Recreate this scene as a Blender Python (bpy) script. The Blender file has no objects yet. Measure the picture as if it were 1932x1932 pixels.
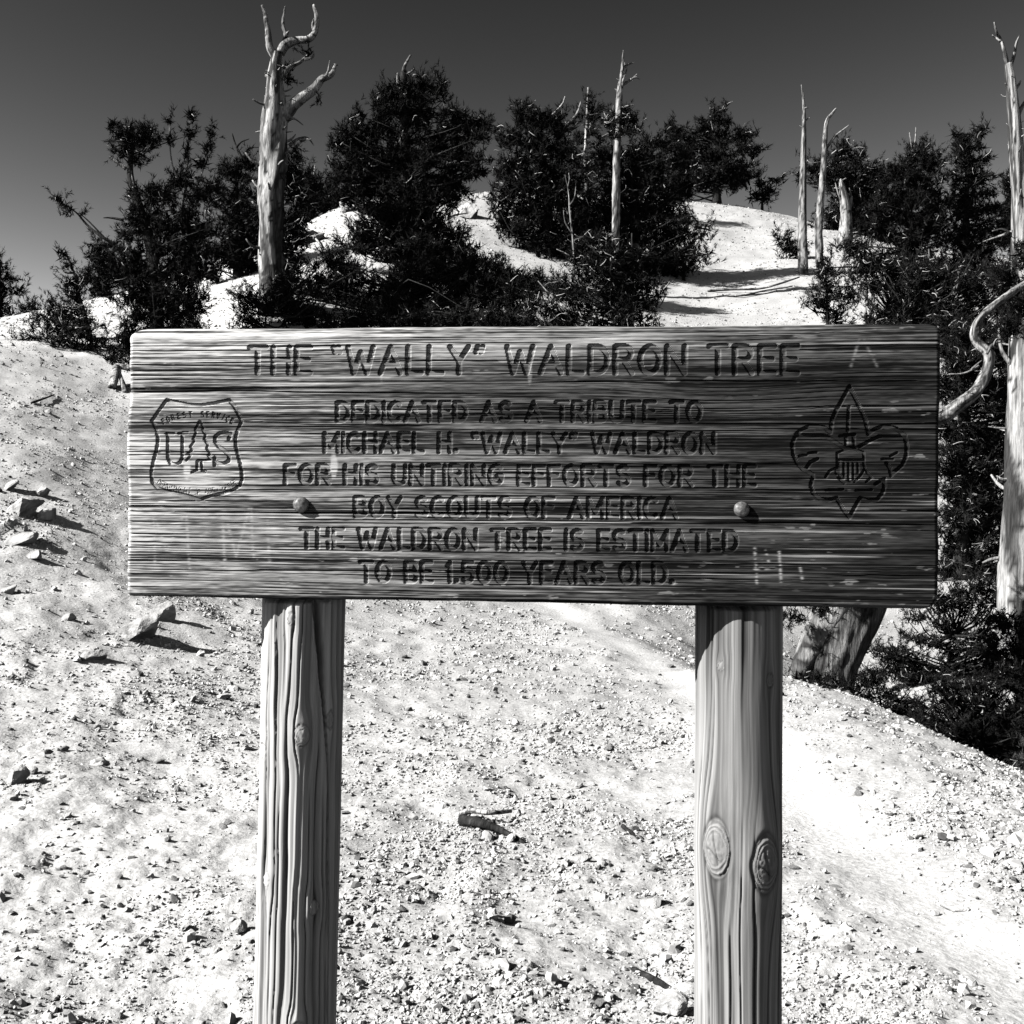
import bpy, math
import numpy as np
from mathutils import Matrix, Vector

SC = bpy.context.scene
COL = SC.collection
F = 2170.0                      # focal length in units of a 1932-unit frame
CAM = np.array([0.0, 0.0, 1.6])

# ------------------------------------------------------------------ camera, world, sun, exposure
cd = bpy.data.cameras.new('camera')
cam = bpy.data.objects.new('camera', cd)
COL.objects.link(cam)
cam.location = CAM
cam.rotation_euler = (math.pi / 2, 0, 0)
cd.angle = 2 * math.atan(966 / F)
cd.clip_start = 0.05
cd.clip_end = 6000
SC.camera = cam

SUN_DIR = Vector((-3.1, -1.0, 2.25)).normalized()      # towards the sun
EL = math.asin(SUN_DIR.z)
AZ = math.atan2(SUN_DIR.x, SUN_DIR.y)                    # clockwise from +Y
world = bpy.data.worlds.new('World')
SC.world = world
world.use_nodes = True
wn, wl = world.node_tree.nodes, world.node_tree.links
wn.clear()
sky = wn.new('ShaderNodeTexSky')
sky.sky_type = 'NISHITA'
sky.sun_disc = False
sky.sun_elevation = EL
sky.sun_rotation = AZ
sky.altitude = 2600
sky.air_density = 1.0
sky.dust_density = 2.5
sky.ozone_density = 1.0
sep = wn.new('ShaderNodeSeparateColor')                  # black-and-white picture: the sky seen through a red filter
wl.new(sky.outputs[0], sep.inputs[0])
bg = wn.new('ShaderNodeBackground')
bg.inputs['Strength'].default_value = 0.05
pw = wn.new('ShaderNodeMath'); pw.operation = 'POWER'; pw.inputs[1].default_value = 3.3   # hard contrast filter
sc_ = wn.new('ShaderNodeMath'); sc_.operation = 'MULTIPLY'; sc_.inputs[1].default_value = 0.37
mn_ = wn.new('ShaderNodeMath'); mn_.operation = 'MINIMUM'; mn_.inputs[1].default_value = 6.0
wl.new(sep.outputs[0], pw.inputs[0]); wl.new(pw.outputs[0], sc_.inputs[0]); wl.new(sc_.outputs[0], mn_.inputs[0])
wl.new(mn_.outputs[0], bg.inputs['Color'])
wo = wn.new('ShaderNodeOutputWorld')
wl.new(bg.outputs[0], wo.inputs[0])

sd = bpy.data.lights.new('sun', 'SUN')
sd.energy = 5.0
sd.angle = math.radians(0.53)
sd.color = (1.0, 0.985, 0.96)
sun = bpy.data.objects.new('sun', sd)
COL.objects.link(sun)
sun.rotation_euler = SUN_DIR.to_track_quat('Z', 'Y').to_euler()
sun.location = (-20, -8, 30)

SC.view_settings.view_transform = 'Standard'
SC.view_settings.look = 'None'
SC.view_settings.exposure = 1.1
SC.view_settings.gamma = 1.0
SC.view_settings.use_curve_mapping = False
SC.cycles.max_bounces = 4
SC.cycles.diffuse_bounces = 0
SC.cycles.glossy_bounces = 1


# ------------------------------------------------------------------ noise
def _hash(ix, iy, seed):
    h = (ix.astype(np.int64) * 374761393 + iy.astype(np.int64) * 668265263 + seed * 1442695041) & 0xFFFFFFFF
    h = ((h ^ (h >> 13)) * 1274126177) & 0xFFFFFFFF
    return ((h ^ (h >> 16)) & 0xFFFF).astype(np.float64) / 65535.0


def vn(x, y, seed=0):
    """smooth value noise in -1..1"""
    x = np.asarray(x, float); y = np.asarray(y, float)
    x, y = np.broadcast_arrays(x, y)
    ix = np.floor(x); iy = np.floor(y)
    fx = x - ix; fy = y - iy
    fx = fx * fx * (3 - 2 * fx); fy = fy * fy * (3 - 2 * fy)
    a = _hash(ix, iy, seed); b = _hash(ix + 1, iy, seed)
    c = _hash(ix, iy + 1, seed); d = _hash(ix + 1, iy + 1, seed)
    return 2 * ((a * (1 - fx) + b * fx) * (1 - fy) + (c * (1 - fx) + d * fx) * fy) - 1


def fbm(x, y, seed=0, oct=4, gain=0.5):
    s = 0; a = 1.0; t = 0
    for k in range(oct):
        s = s + a * vn(np.asarray(x) * 2.03 ** k + 17.3 * k, np.asarray(y) * 2.03 ** k - 9.1 * k, seed + k)
        t += a; a *= gain
    return s / t


def sstep(a, b, x):
    t = np.clip((x - a) / (b - a), 0, 1)
    return t * t * (3 - 2 * t)


# ------------------------------------------------------------------ materials (all neutral greys: a black-and-white picture)
def mat(name, rough=0.9, spec=0.15):
    m = bpy.data.materials.new(name)
    m.use_nodes = True
    b = m.node_tree.nodes['Principled BSDF']
    b.inputs['Roughness'].default_value = rough
    b.inputs['Specular IOR Level'].default_value = spec
    return m, m.node_tree.nodes, m.node_tree.links, b


def ramp(N, L, src, stops):
    r = N.new('ShaderNodeValToRGB')
    while len(r.color_ramp.elements) < len(stops):
        r.color_ramp.elements.new(0.5)
    for e, (p, v) in zip(r.color_ramp.elements, stops):
        e.position = p
        e.color = (v, v, v, 1)
    L.new(src, r.inputs[0])
    return r.outputs[0]


def noise(N, L, scale, detail=4, rough=0.55, vec=None, stretch=None):
    t = N.new('ShaderNodeTexNoise')
    t.inputs['Scale'].default_value = scale
    t.inputs['Detail'].default_value = detail
    t.inputs['Roughness'].default_value = rough
    if vec is None:
        vec = N.new('ShaderNodeTexCoord').outputs['Object']
    if stretch:
        mp = N.new('ShaderNodeMapping')
        mp.inputs['Scale'].default_value = stretch
        L.new(vec, mp.inputs[0])
        vec = mp.outputs[0]
    L.new(vec, t.inputs['Vector'])
    return t.outputs[0]


def mul(N, L, a, b):
    m = N.new('ShaderNodeMix'); m.data_type = 'RGBA'; m.blend_type = 'MULTIPLY'
    m.inputs[0].default_value = 1
    L.new(a, m.inputs[6]); L.new(b, m.inputs[7])
    return m.outputs[2]


def bump(N, L, b, src, strength, dist):
    n = N.new('ShaderNodeBump')
    n.inputs['Strength'].default_value = strength
    n.inputs['Distance'].default_value = dist
    L.new(src, n.inputs['Height'])
    L.new(n.outputs[0], b.inputs['Normal'])


def attr(N, name='tone'):
    a = N.new('ShaderNodeAttribute'); a.attribute_name = name
    return a


def m_attr_noise(name, lo, hi, scale, stretch=None, bs=0.4, bd=0.004, rough=0.9, detail=5, spec=0.15):
    """grey value stored on the mesh (grain, wear, weathering, painted light and shade) times a fine noise"""
    m, N, L, b = mat(name, rough, spec)
    a = attr(N)
    n = noise(N, L, scale, detail, 0.6, None, stretch)
    r = ramp(N, L, n, [(0.3, lo), (0.7, hi)])
    L.new(mul(N, L, a.outputs['Color'], r), b.inputs['Base Color'])
    bump(N, L, b, n, bs, bd)
    return m


def m_noise(name, stops, scale, stretch=None, bs=0.5, bd=0.01, rough=0.95, detail=6, spec=0.1):
    m, N, L, b = mat(name, rough, spec)
    n = noise(N, L, scale, detail, 0.6, None, stretch)
    L.new(ramp(N, L, n, stops), b.inputs['Base Color'])
    bump(N, L, b, n, bs, bd)
    return m


M_GROUND = m_attr_noise('scree_soil', 0.66, 1.14, 34.0, None, 0.7, 0.014, 0.95, 9)
M_BOARD = m_attr_noise('weathered_board', 0.75, 1.2, 60.0, (0.12, 1, 3.0), 0.15, 0.0006, 0.9, 4, 0.03)
M_POST = m_attr_noise('post_wood', 0.82, 1.14, 70.0, (2.5, 2.5, 0.07), 0.15, 0.0008, 0.85, 4, 0.05)
M_SNAG = m_attr_noise('bleached_wood', 0.28, 1.3, 11.0, (3.5, 3.5, 0.3), 0.8, 0.03, 0.9)
M_BARK = m_noise('dark_bark', [(0.35, 0.012), (0.6, 0.035), (0.75, 0.09)], 14.0, (2, 2, 0.5), 0.8, 0.03)
M_GNARL = m_attr_noise('gnarled_bark', 0.3, 1.5, 13.0, (3, 3, 0.35), 1.0, 0.05, 0.95)
M_TWIG = m_noise('bleached_twig', [(0.3, 0.3), (0.7, 0.5)], 12.0, None, 0.3, 0.01)
M_ROCK = m_noise('pale_rock', [(0.25, 0.16), (0.5, 0.38), (0.75, 0.54)], 9.0, None, 0.9, 0.04)
M_METAL, _N, _L, _b = mat('weathered_bolt_metal', 0.5, 0.5)
_n = noise(_N, _L, 160.0, 4)
_L.new(ramp(_N, _L, _n, [(0.3, 0.03), (0.5, 0.12), (0.75, 0.28)]), _b.inputs['Base Color'])
_b.inputs['Metallic'].default_value = 0.25
bump(_N, _L, _b, _n, 0.3, 0.001)


def m_leaf():
    m, N, L, b = mat('pine_needles', 0.8, 0.04)
    a = attr(N)
    L.new(a.outputs['Color'], b.inputs['Base Color'])
    return m


M_LEAF = m_leaf()

M_PEB, _N, _L, _b = mat('gravel_stone', 0.95, 0.1)
_oi = _N.new('ShaderNodeObjectInfo')
_L.new(ramp(_N, _L, _oi.outputs['Random'], [(0.0, 0.07), (0.10, 0.12), (0.13, 0.37), (0.7, 0.50), (1.0, 0.64)]), _b.inputs['Base Color'])


# ------------------------------------------------------------------ mesh helpers
def mesh(name, verts, faces, material, smooth=True, tone=None):
    verts = np.ascontiguousarray(verts, dtype=np.float32)
    me = bpy.data.meshes.new(name)
    if isinstance(faces, np.ndarray):
        faces = [faces]
    faces = [f for f in faces if len(f)]
    me.vertices.add(len(verts))
    me.vertices.foreach_set('co', verts.ravel())
    loops = np.concatenate([f.ravel() for f in faces]).astype(np.int32)
    tot = np.concatenate([np.full(len(f), f.shape[1], np.int32) for f in faces])
    start = np.concatenate([[0], np.cumsum(tot)[:-1]]).astype(np.int32)
    me.loops.add(len(loops))
    me.loops.foreach_set('vertex_index', loops)
    me.polygons.add(len(tot))
    me.polygons.foreach_set('loop_start', start)
    me.polygons.foreach_set('loop_total', tot)
    me.polygons.foreach_set('use_smooth', np.full(len(tot), smooth))
    me.update(calc_edges=True)
    if tone is not None:
        a = me.attributes.new('tone', 'FLOAT_COLOR', 'POINT')
        t = np.asarray(tone, np.float32)
        c = np.stack([t, t, t, np.ones_like(t)], 1)
        a.data.foreach_set('color', np.ascontiguousarray(c).ravel())
    me.materials.append(material)
    return me


def obj(name, me, parent=None, loc=None):
    o = bpy.data.objects.new(name, me)
    COL.objects.link(o)
    if parent is not None:
        o.parent = parent
    if loc is not None:
        o.location = loc
    return o


def thing(name, label, cat, loc, group=None):
    o = bpy.data.objects.new(name, None)
    o.empty_display_size = 0.2
    COL.objects.link(o)
    o.location = loc
    tag(o, label, cat, group)
    return o


def tag(o, label=None, cat=None, group=None, kind=None):
    if label: o['label'] = label
    if cat: o['category'] = cat
    if group: o['group'] = group
    if kind: o['kind'] = kind
    return o


def part(name, root, v, f, material, smooth=True, tone=None, kind=None, label=None):
    o = obj(name, mesh(name, np.asarray(v) - np.array(root.location), f, material, smooth, tone), root)
    tag(o, label=label, kind=kind)
    return o


def P(u, v, y):
    return np.array([(u - 966) / F * y, y, 1.6 - (v - 966) / F * y])


# ------------------------------------------------------------------ terrain: control points (frame u, frame v, distance), smooth interpolation
CTRL = [
    # near mound
    (966, 1932, 3.5), (400, 1932, 3.5), (-200, 1932, 3.45), (1500, 1932, 3.5), (2150, 1960, 3.4),
    (966, 1700, 4.6), (500, 1690, 4.65), (0, 1680, 4.6), (-500, 1640, 4.7), (1450, 1700, 4.6), (1932, 1760, 4.3),
    (966, 1500, 6.3), (400, 1480, 6.4), (0, 1450, 6.3), (-500, 1400, 6.3), (1480, 1500, 6.3), (1850, 1560, 5.6), (2200, 1640, 5.2),
    (966, 1300, 9.6), (600, 1285, 9.6), (300, 1255, 9.3), (0, 1230, 8.8), (-500, 1200, 8.5), (1300, 1310, 9.6),
    (966, 1165, 14.5), (700, 1140, 14.0), (400, 1110, 13.0), (230, 1040, 13.0), (0, 1060, 11.5), (-500, 1060, 10.5), (1150, 1190, 13.5),
    # edge of the mound where it falls away
    (1480, 1272, 10.6), (1600, 1312, 9.6), (1750, 1375, 8.4), (1932, 1452, 7.2), (2200, 1560, 6.2),
    (1480, 1330, 13.0), (1600, 1385, 12.0), (1750, 1440, 10.8), (1932, 1510, 9.6), (2200, 1600, 8.5),
    (1600, 1290, 16.0), (1800, 1290, 15.0), (2000, 1330, 13.5), (2300, 1400, 13.0),
    (1480, 1180, 17.5), (1700, 1185, 18.5), (1900, 1180, 18.5), (2300, 1200, 18.5),
    # hillside
    (-500, 890, 14.5), (0, 930, 14.0), (230, 945, 15.5),
    (-500, 730, 20.0), (0, 760, 18.5), (120, 790, 19.0), (240, 810, 19.5), (0, 665, 22.5), (240, 738, 22.5),
    (500, 930, 18.5), (900, 990, 19.0), (1250, 1020, 19.5), (1600, 1020, 22.0), (1900, 1000, 23.0),
    (500, 700, 23.5), (900, 740, 24.0), (1300, 740, 25.0), (1650, 730, 27.0), (1932, 740, 28.0), (2300, 760, 28.0),
    (-500, 640, 28.0), (0, 612, 30.0), (200, 600, 29.0), (430, 585, 28.5), (515, 550, 27.0), (700, 575, 28.0), (1000, 600, 28.5),
    (1300, 590, 33.0), (1450, 560, 35.0), (1600, 590, 33.0), (1800, 560, 36.0), (2100, 560, 38.0),
    (930, 490, 34.0), (1350, 480, 42.0), (1450, 450, 45.0), (1520, 505, 39.0), (1640, 520, 38.0),
    # skyline
    (-500, 640, 34.0), (0, 600, 35.0), (200, 560, 37.0), (420, 492, 38.0), (560, 430, 40.0), (650, 388, 41.0), (780, 368, 43.0),
    (1000, 362, 48.0), (1290, 378, 53.0), (1400, 388, 53.0), (1500, 411, 52.0), (1620, 440, 50.0), (1760, 470, 48.0), (1932, 498, 46.0), (2300, 520, 45.0),
    # beyond the skyline it drops
    (-500, 680, 50.0), (0, 690, 52.0), (420, 620, 56.0), (780, 520, 62.0), (1300, 500, 75.0), (1600, 560, 72.0), (1932, 620, 68.0), (2400, 640, 66.0),
    (-500, 860, 110.0), (0, 860, 110.0), (966, 800, 130.0), (1932, 840, 130.0), (2400, 850, 120.0),
]
_c = np.array(CTRL, float)
_SX, _SY = 1 / 420.0, 3.4


def _coords(u, y):
    return np.stack([np.asarray(u, float) * _SX, np.log(np.asarray(y, float)) * _SY], -1)


def _K(d2):
    return np.where(d2 > 1e-12, 0.5 * d2 * np.log(np.maximum(d2, 1e-12)), 0.0)


def _fit():
    p = _coords(_c[:, 0], _c[:, 2])
    n = len(p)
    d2 = ((p[:, None] - p[None]) ** 2).sum(-1)
    A = np.zeros((n + 3, n + 3))
    A[:n, :n] = _K(d2) + np.eye(n) * 0.02
    A[:n, n] = 1; A[:n, n + 1:] = p
    A[n, :n] = 1; A[n + 1:, :n] = p.T
    # interpolate height above the eye divided by distance
    b = np.concatenate([-(_c[:, 1] - 966) / F, [0, 0, 0]])
    return p, np.linalg.solve(A, b)


_p, _w = _fit()


def slope_val(u, y):
    q = _coords(np.clip(u, -700, 2500), np.clip(y, 3.2, 125))
    sh = q.shape[:-1]
    q = q.reshape(-1, 2)
    out = np.empty(len(q))
    for i in range(0, len(q), 20000):
        s = q[i:i + 20000]
        d2 = ((s[:, None] - _p[None]) ** 2).sum(-1)
        out[i:i + 20000] = _K(d2) @ _w[:-3] + _w[-3] + s @ _w[-2:]
    return out.reshape(sh)


TRAIL_PX = [(2080, 1990, 3.45), (1932, 1850, 3.95), (1800, 1755, 4.35), (1690, 1660, 4.9), (1580, 1570, 5.6), (1480, 1480, 6.6), (1390, 1380, 8.0),
            (1310, 1300, 9.8), (1200, 1220, 12.2), (1090, 1165, 14.8), (1020, 1120, 16.2), (960, 1060, 17.6)]
TRAIL = np.array([[(u - 966) / F * y, y] for u, v, y in TRAIL_PX])


def trail_dist(x, y):
    d = np.full(np.shape(x), 1e9)
    for a, b in zip(TRAIL[:-1], TRAIL[1:]):
        e = b - a
        t = np.clip(((x - a[0]) * e[0] + (y - a[1]) * e[1]) / (e @ e), 0, 1)
        d = np.minimum(d, np.hypot(x - a[0] - t * e[0], y - a[1] - t * e[1]))
    return d


EDGE = np.array([[(u - 966) / F * y, y] for u, v, y in
                 [(1250, 0, 14.2), (1370, 0, 12.2), (1480, 0, 10.7), (1600, 0, 9.7), (1750, 0, 8.5), (1932, 0, 7.3), (2200, 0, 6.2), (2600, 0, 5.2)]])


def bank(x, y):
    """the crumbling lip beside the trail: a steep drop that runs out into the hollow beyond"""
    d = np.full(np.shape(x), 1e9); sgn = np.zeros(np.shape(x)); al = np.zeros(np.shape(x))
    for k, (a, b) in enumerate(zip(EDGE[:-1], EDGE[1:])):
        e = b - a
        t = ((x - a[0]) * e[0] + (y - a[1]) * e[1]) / (e @ e)
        tc = np.clip(t, 0, 1)
        px, py = x - a[0] - tc * e[0], y - a[1] - tc * e[1]
        dd = np.hypot(px, py)
        m = dd < d
        d = np.where(m, dd, d)
        sgn = np.where(m, np.sign(-e[1] * px + e[0] * py), sgn)
        al = np.where(m, k + tc, al)
    s = d * sgn
    return -1.55 * sstep(0.05, 1.5, s) * sstep(8.5, 3.0, s) * sstep(0.0, 1.6, al)


def base_z(x, y):
    """smooth ground height"""
    x = np.asarray(x, float); y = np.asarray(y, float)
    yy = np.maximum(y, 3.2)
    u = 966 + F * x / yy
    z = 1.6 + slope_val(u, yy) * yy + bank(x, yy)
    z = np.where(y > 125, z - (y - 125) * 0.12, z)
    # in front of and behind the eye the ground is a gentle slope
    return np.where(y < 3.2, z - (3.2 - np.maximum(y, -40)) * 0.03, z)


def rough_z(x, y):
    td = trail_dist(x, y)
    t = 1 - 0.85 * np.exp(-(td / 0.28) ** 2)
    near = 1 / (1 + (y / 24.0) ** 2)
    r = fbm(x * 0.55, y * 0.55, 3, 3) * 0.10 * np.clip((y - 4) / 10, 0.25, 1)
    r = r + fbm(x * 1.7 + y * 0.5, y * 1.3 - x * 0.6, 11, 4) * 0.055 * t
    r = r + fbm(x * 6.5, y * 6.5, 21, 3) * 0.018 * t * (0.4 + near)
    r = r + fbm(x * 24, y * 24, 31, 3) * 0.006 * t * near * 2
    # broken strata on the western flank: slabs that end in small east facing steps
    p = x * 1.05 + .17 * y + .38 * fbm(x * .9, y * .7, 41, 3)
    q = y - .16 * x
    w = p * 1.25 + .6 * vn(q * .3, p * .2, 43)
    saw = w - np.floor(w)
    led = saw * sstep(1.0, .90, saw) * sstep(.0, .5, fbm(q * .75 + 3, np.floor(w) * 3.7, 45, 3)) * (.6 + .8 * np.abs(fbm(x * 3, y * 2.2, 46, 3)))
    mk = sstep(-.27, -.36, x / np.maximum(y, 3)) * sstep(3.5, 5.0, y) * sstep(17, 13, y)
    r = r + .045 * led * mk
    # a slightly sunken tread
    return r - 0.03 * np.exp(-(td / 0.25) ** 2)


def gz(x, y):
    return base_z(x, y) + rough_z(np.asarray(x, float), np.asarray(y, float))


def ground_hit(u, v, lo=3.0, hi=60.0):
    ys = np.exp(np.linspace(math.log(lo), math.log(hi), 900))
    xs = (u - 966) / F * ys
    s = (gz(xs, ys) - (1.6 - (v - 966) / F * ys))
    i = np.argmax(s > 0)
    if s[i] <= 0:
        return None
    return np.array([xs[i], ys[i], gz(xs[i:i + 1], ys[i:i + 1])[0]])


def build_ground():
    sc = np.concatenate([np.linspace(-3.5, -0.62, 40)[:-1], np.linspace(-0.62, 0.62, 350), np.linspace(0.62, 3.5, 40)[1:]])
    yr = np.concatenate([np.linspace(-40, 1.0, 26)[:-1], np.linspace(1.0, 2.9, 12)[:-1], np.exp(np.linspace(math.log(2.9), math.log(60), 470)),
                         np.exp(np.linspace(math.log(60), math.log(3000), 50))[1:]])
    Y, S = np.meshgrid(yr, sc, indexing='ij')
    X = S * np.maximum(Y, 2.9)
    X = np.where(Y < 2.9, X * (1 + (2.9 - Y) * 0.25), X)
    Z = gz(X, Y)
    nr, nc = X.shape
    v = np.stack([X, Y, Z], -1).reshape(-1, 3)
    i = np.arange(nr * nc).reshape(nr, nc)
    f = np.stack([i[:-1, :-1], i[:-1, 1:], i[1:, 1:], i[1:, :-1]], -1).reshape(-1, 4)
    td = trail_dist(X, Y)
    tone = 0.455 + 0.08 * fbm(X * 0.8, Y * 0.8, 51, 4) + 0.10 * fbm(X * 5, Y * 5, 57, 3)
    tone = tone + 0.12 * np.exp(-(td / 0.27) ** 3)
    tone = tone + .03 * sstep(22, 28, Y) + .09 * sstep(-.1, -.3, X / np.maximum(Y, 3))
    tone = np.clip(tone, 0.24, 0.66)
    o = obj('ground', mesh('ground', v, f, M_GROUND, True, tone.ravel()))
    tag(o, 'pale gravelly mountainside rising to a rounded crest', kind='structure')
    return o


GROUND = build_ground()


# ------------------------------------------------------------------ tubes
def catmull(pts, per=6):
    pts = np.asarray(pts, float)
    if len(pts) < 3:
        t = np.linspace(0, 1, per * (len(pts) - 1) + 1)[:, None]
        return pts[:1] * (1 - t) + pts[1:] * t
    q = np.vstack([2 * pts[0] - pts[1], pts, 2 * pts[-1] - pts[-2]])
    out = []
    for i in range(1, len(q) - 2):
        p0, p1, p2, p3 = q[i - 1], q[i], q[i + 1], q[i + 2]
        for t in np.linspace(0, 1, per, endpoint=False):
            out.append(0.5 * ((2 * p1) + (-p0 + p2) * t + (2 * p0 - 5 * p1 + 4 * p2 - p3) * t * t + (-p0 + 3 * p1 - 3 * p2 + p3) * t ** 3))
    out.append(pts[-1])
    return np.array(out)


def tube(pts, rad, n=8, seed=0, lump=0.12, tw=0.0):
    """swept tube of varying radius, lumpy and closed at both ends; returns verts, quads, (angle, length) per vertex"""
    pts = np.asarray(pts, float); rad = np.asarray(rad, float)
    tg = np.gradient(pts, axis=0)
    tg /= np.maximum(np.linalg.norm(tg, axis=1, keepdims=True), 1e-9)
    ref = np.array([0.0, 1, 0]) if abs(tg[0][1]) < 0.8 else np.array([1.0, 0, 0])
    a = np.cross(tg[0], ref); a /= np.linalg.norm(a)
    A = []
    for t in tg:
        a = a - t * (a @ t); a /= max(np.linalg.norm(a), 1e-9)
        A.append(a.copy())
    A = np.array(A); B = np.cross(tg, A)
    L = np.concatenate([[0], np.cumsum(np.linalg.norm(np.diff(pts, axis=0), axis=1))])
    th = np.linspace(0, 2 * np.pi, n, endpoint=False)
    T, LL = np.meshgrid(th, L)
    R = rad[:, None] * np.ones_like(T)
    sc = 1.0 / max(rad.max(), 1e-4)
    if lump:
        TT = T + tw * LL
        R = R * (1 + lump * fbm(np.cos(TT) * 1.6 + np.sin(TT) * 0.4 + 5, LL * sc * 0.5 + np.sin(TT) * 1.6, seed, 3))
    V = pts[:, None] + R[..., None] * (np.cos(T)[..., None] * A[:, None] + np.sin(T)[..., None] * B[:, None])
    m = len(pts)
    v = V.reshape(-1, 3)
    i = np.arange(m * n).reshape(m, n)
    j = np.roll(i, -1, axis=1)
    f = np.stack([i[:-1], j[:-1], j[1:], i[1:]], -1).reshape(-1, 4)
    v = np.vstack([v, pts[0], pts[-1] + tg[-1] * rad[-1] * 0.5])
    c0, c1 = m * n, m * n + 1
    t0 = np.stack([j[0], i[0], np.full(n, c0)], -1)
    t1 = np.stack([i[-1], j[-1], np.full(n, c1)], -1)
    return v, f, np.vstack([t0, t1]), np.append(T.ravel(), [0, 0]), np.append(LL.ravel(), [0, L[-1]])


class Geo:
    """collects pieces of one mesh"""
    def __init__(s):
        s.v = []; s.q = []; s.t = []; s.tone = []; s.n = 0

    def add(s, v, q=None, t=None, tone=None):
        s.v.append(np.asarray(v, float))
        if q is not None and len(q): s.q.append(np.asarray(q) + s.n)
        if t is not None and len(t): s.t.append(np.asarray(t) + s.n)
        s.tone.append(np.full(len(v), 0.5) if tone is None else np.broadcast_to(tone, (len(v),)))
        s.n += len(v)

    def part(s, name, root, material, smooth=True, kind=None, label=None):
        if not s.n:
            return None
        f = []
        if s.q: f.append(np.concatenate(s.q))
        if s.t: f.append(np.concatenate(s.t))
        return part(name, root, np.concatenate(s.v), f, material, smooth, np.concatenate(s.tone), kind, label)


def bark_tone(T, L, seed, lo=0.2, hi=0.62, r=0.2, tw=0.0):
    n = fbm(np.cos(T + tw * L) * 4 + 7, L / r * 0.25 + np.sin(T + tw * L) * 3.0, seed, 4)
    k = fbm(np.cos(T) * 2.2, L / r * 1.0 + np.sin(T) * 2.2, seed + 9, 3)
    t = lo + (hi - lo) * sstep(-0.35, 0.15, n)
    pit = vn(T * 3.5, L / r * 2.3, seed + 21) + .3 * vn(T * 9, L / r * 6, seed + 22)
    t = np.where(pit > .66, .04, t)
    return np.where(k > 0.27, 0.05, t * (1 - .6 * sstep(.0, .25, k)))


def trunk_geo(pts, rad, n=16, seed=0, per=8, lo=0.25, hi=0.62, lump=0.16, tw=0.15):
    c = catmull(pts, per)
    r = np.interp(np.linspace(0, 1, len(c)), np.linspace(0, 1, len(rad)), rad)
    v, q, t, T, L = tube(c, r, n, seed, lump, tw)
    return v, q, t, bark_tone(T, L, seed, lo, hi, max(rad))


def trace(px, y, seed=0, wob=0.0):
    rng = np.random.default_rng(seed)
    out = []
    for i, p in enumerate(px):
        d = p[2] if len(p) > 2 else (rng.normal() * wob if i else 0)
        out.append(P(p[0], p[1], y + d))
    return np.array(out)


# ------------------------------------------------------------------ foliage
def unit(v):
    return v / np.maximum(np.linalg.norm(v, axis=-1, keepdims=True), 1e-9)


def needles(c, ax, ln, wd, m, rng, tone, spread=0.85):
    """tufts of m blade needles at points c along axes ax"""
    n = len(c)
    d = unit(ax[:, None] * 0.75 + rng.normal(size=(n, m, 3)) * spread * 0.6)
    l = ln[:, None, None] * rng.uniform(0.6, 1.1, (n, m, 1))
    side = unit(np.cross(d, rng.normal(size=(n, m, 3)))) * wd[:, None, None] * 0.5
    b = c[:, None] + ax[:, None] * ln[:, None, None] * rng.uniform(-0.6, 0.3, (n, m, 1))
    v = np.stack([b - side, b + side, b + d * l], 2).reshape(-1, 3)
    f = np.arange(len(v)).reshape(-1, 3)
    return v, f, np.repeat(tone, m * 3)


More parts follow.
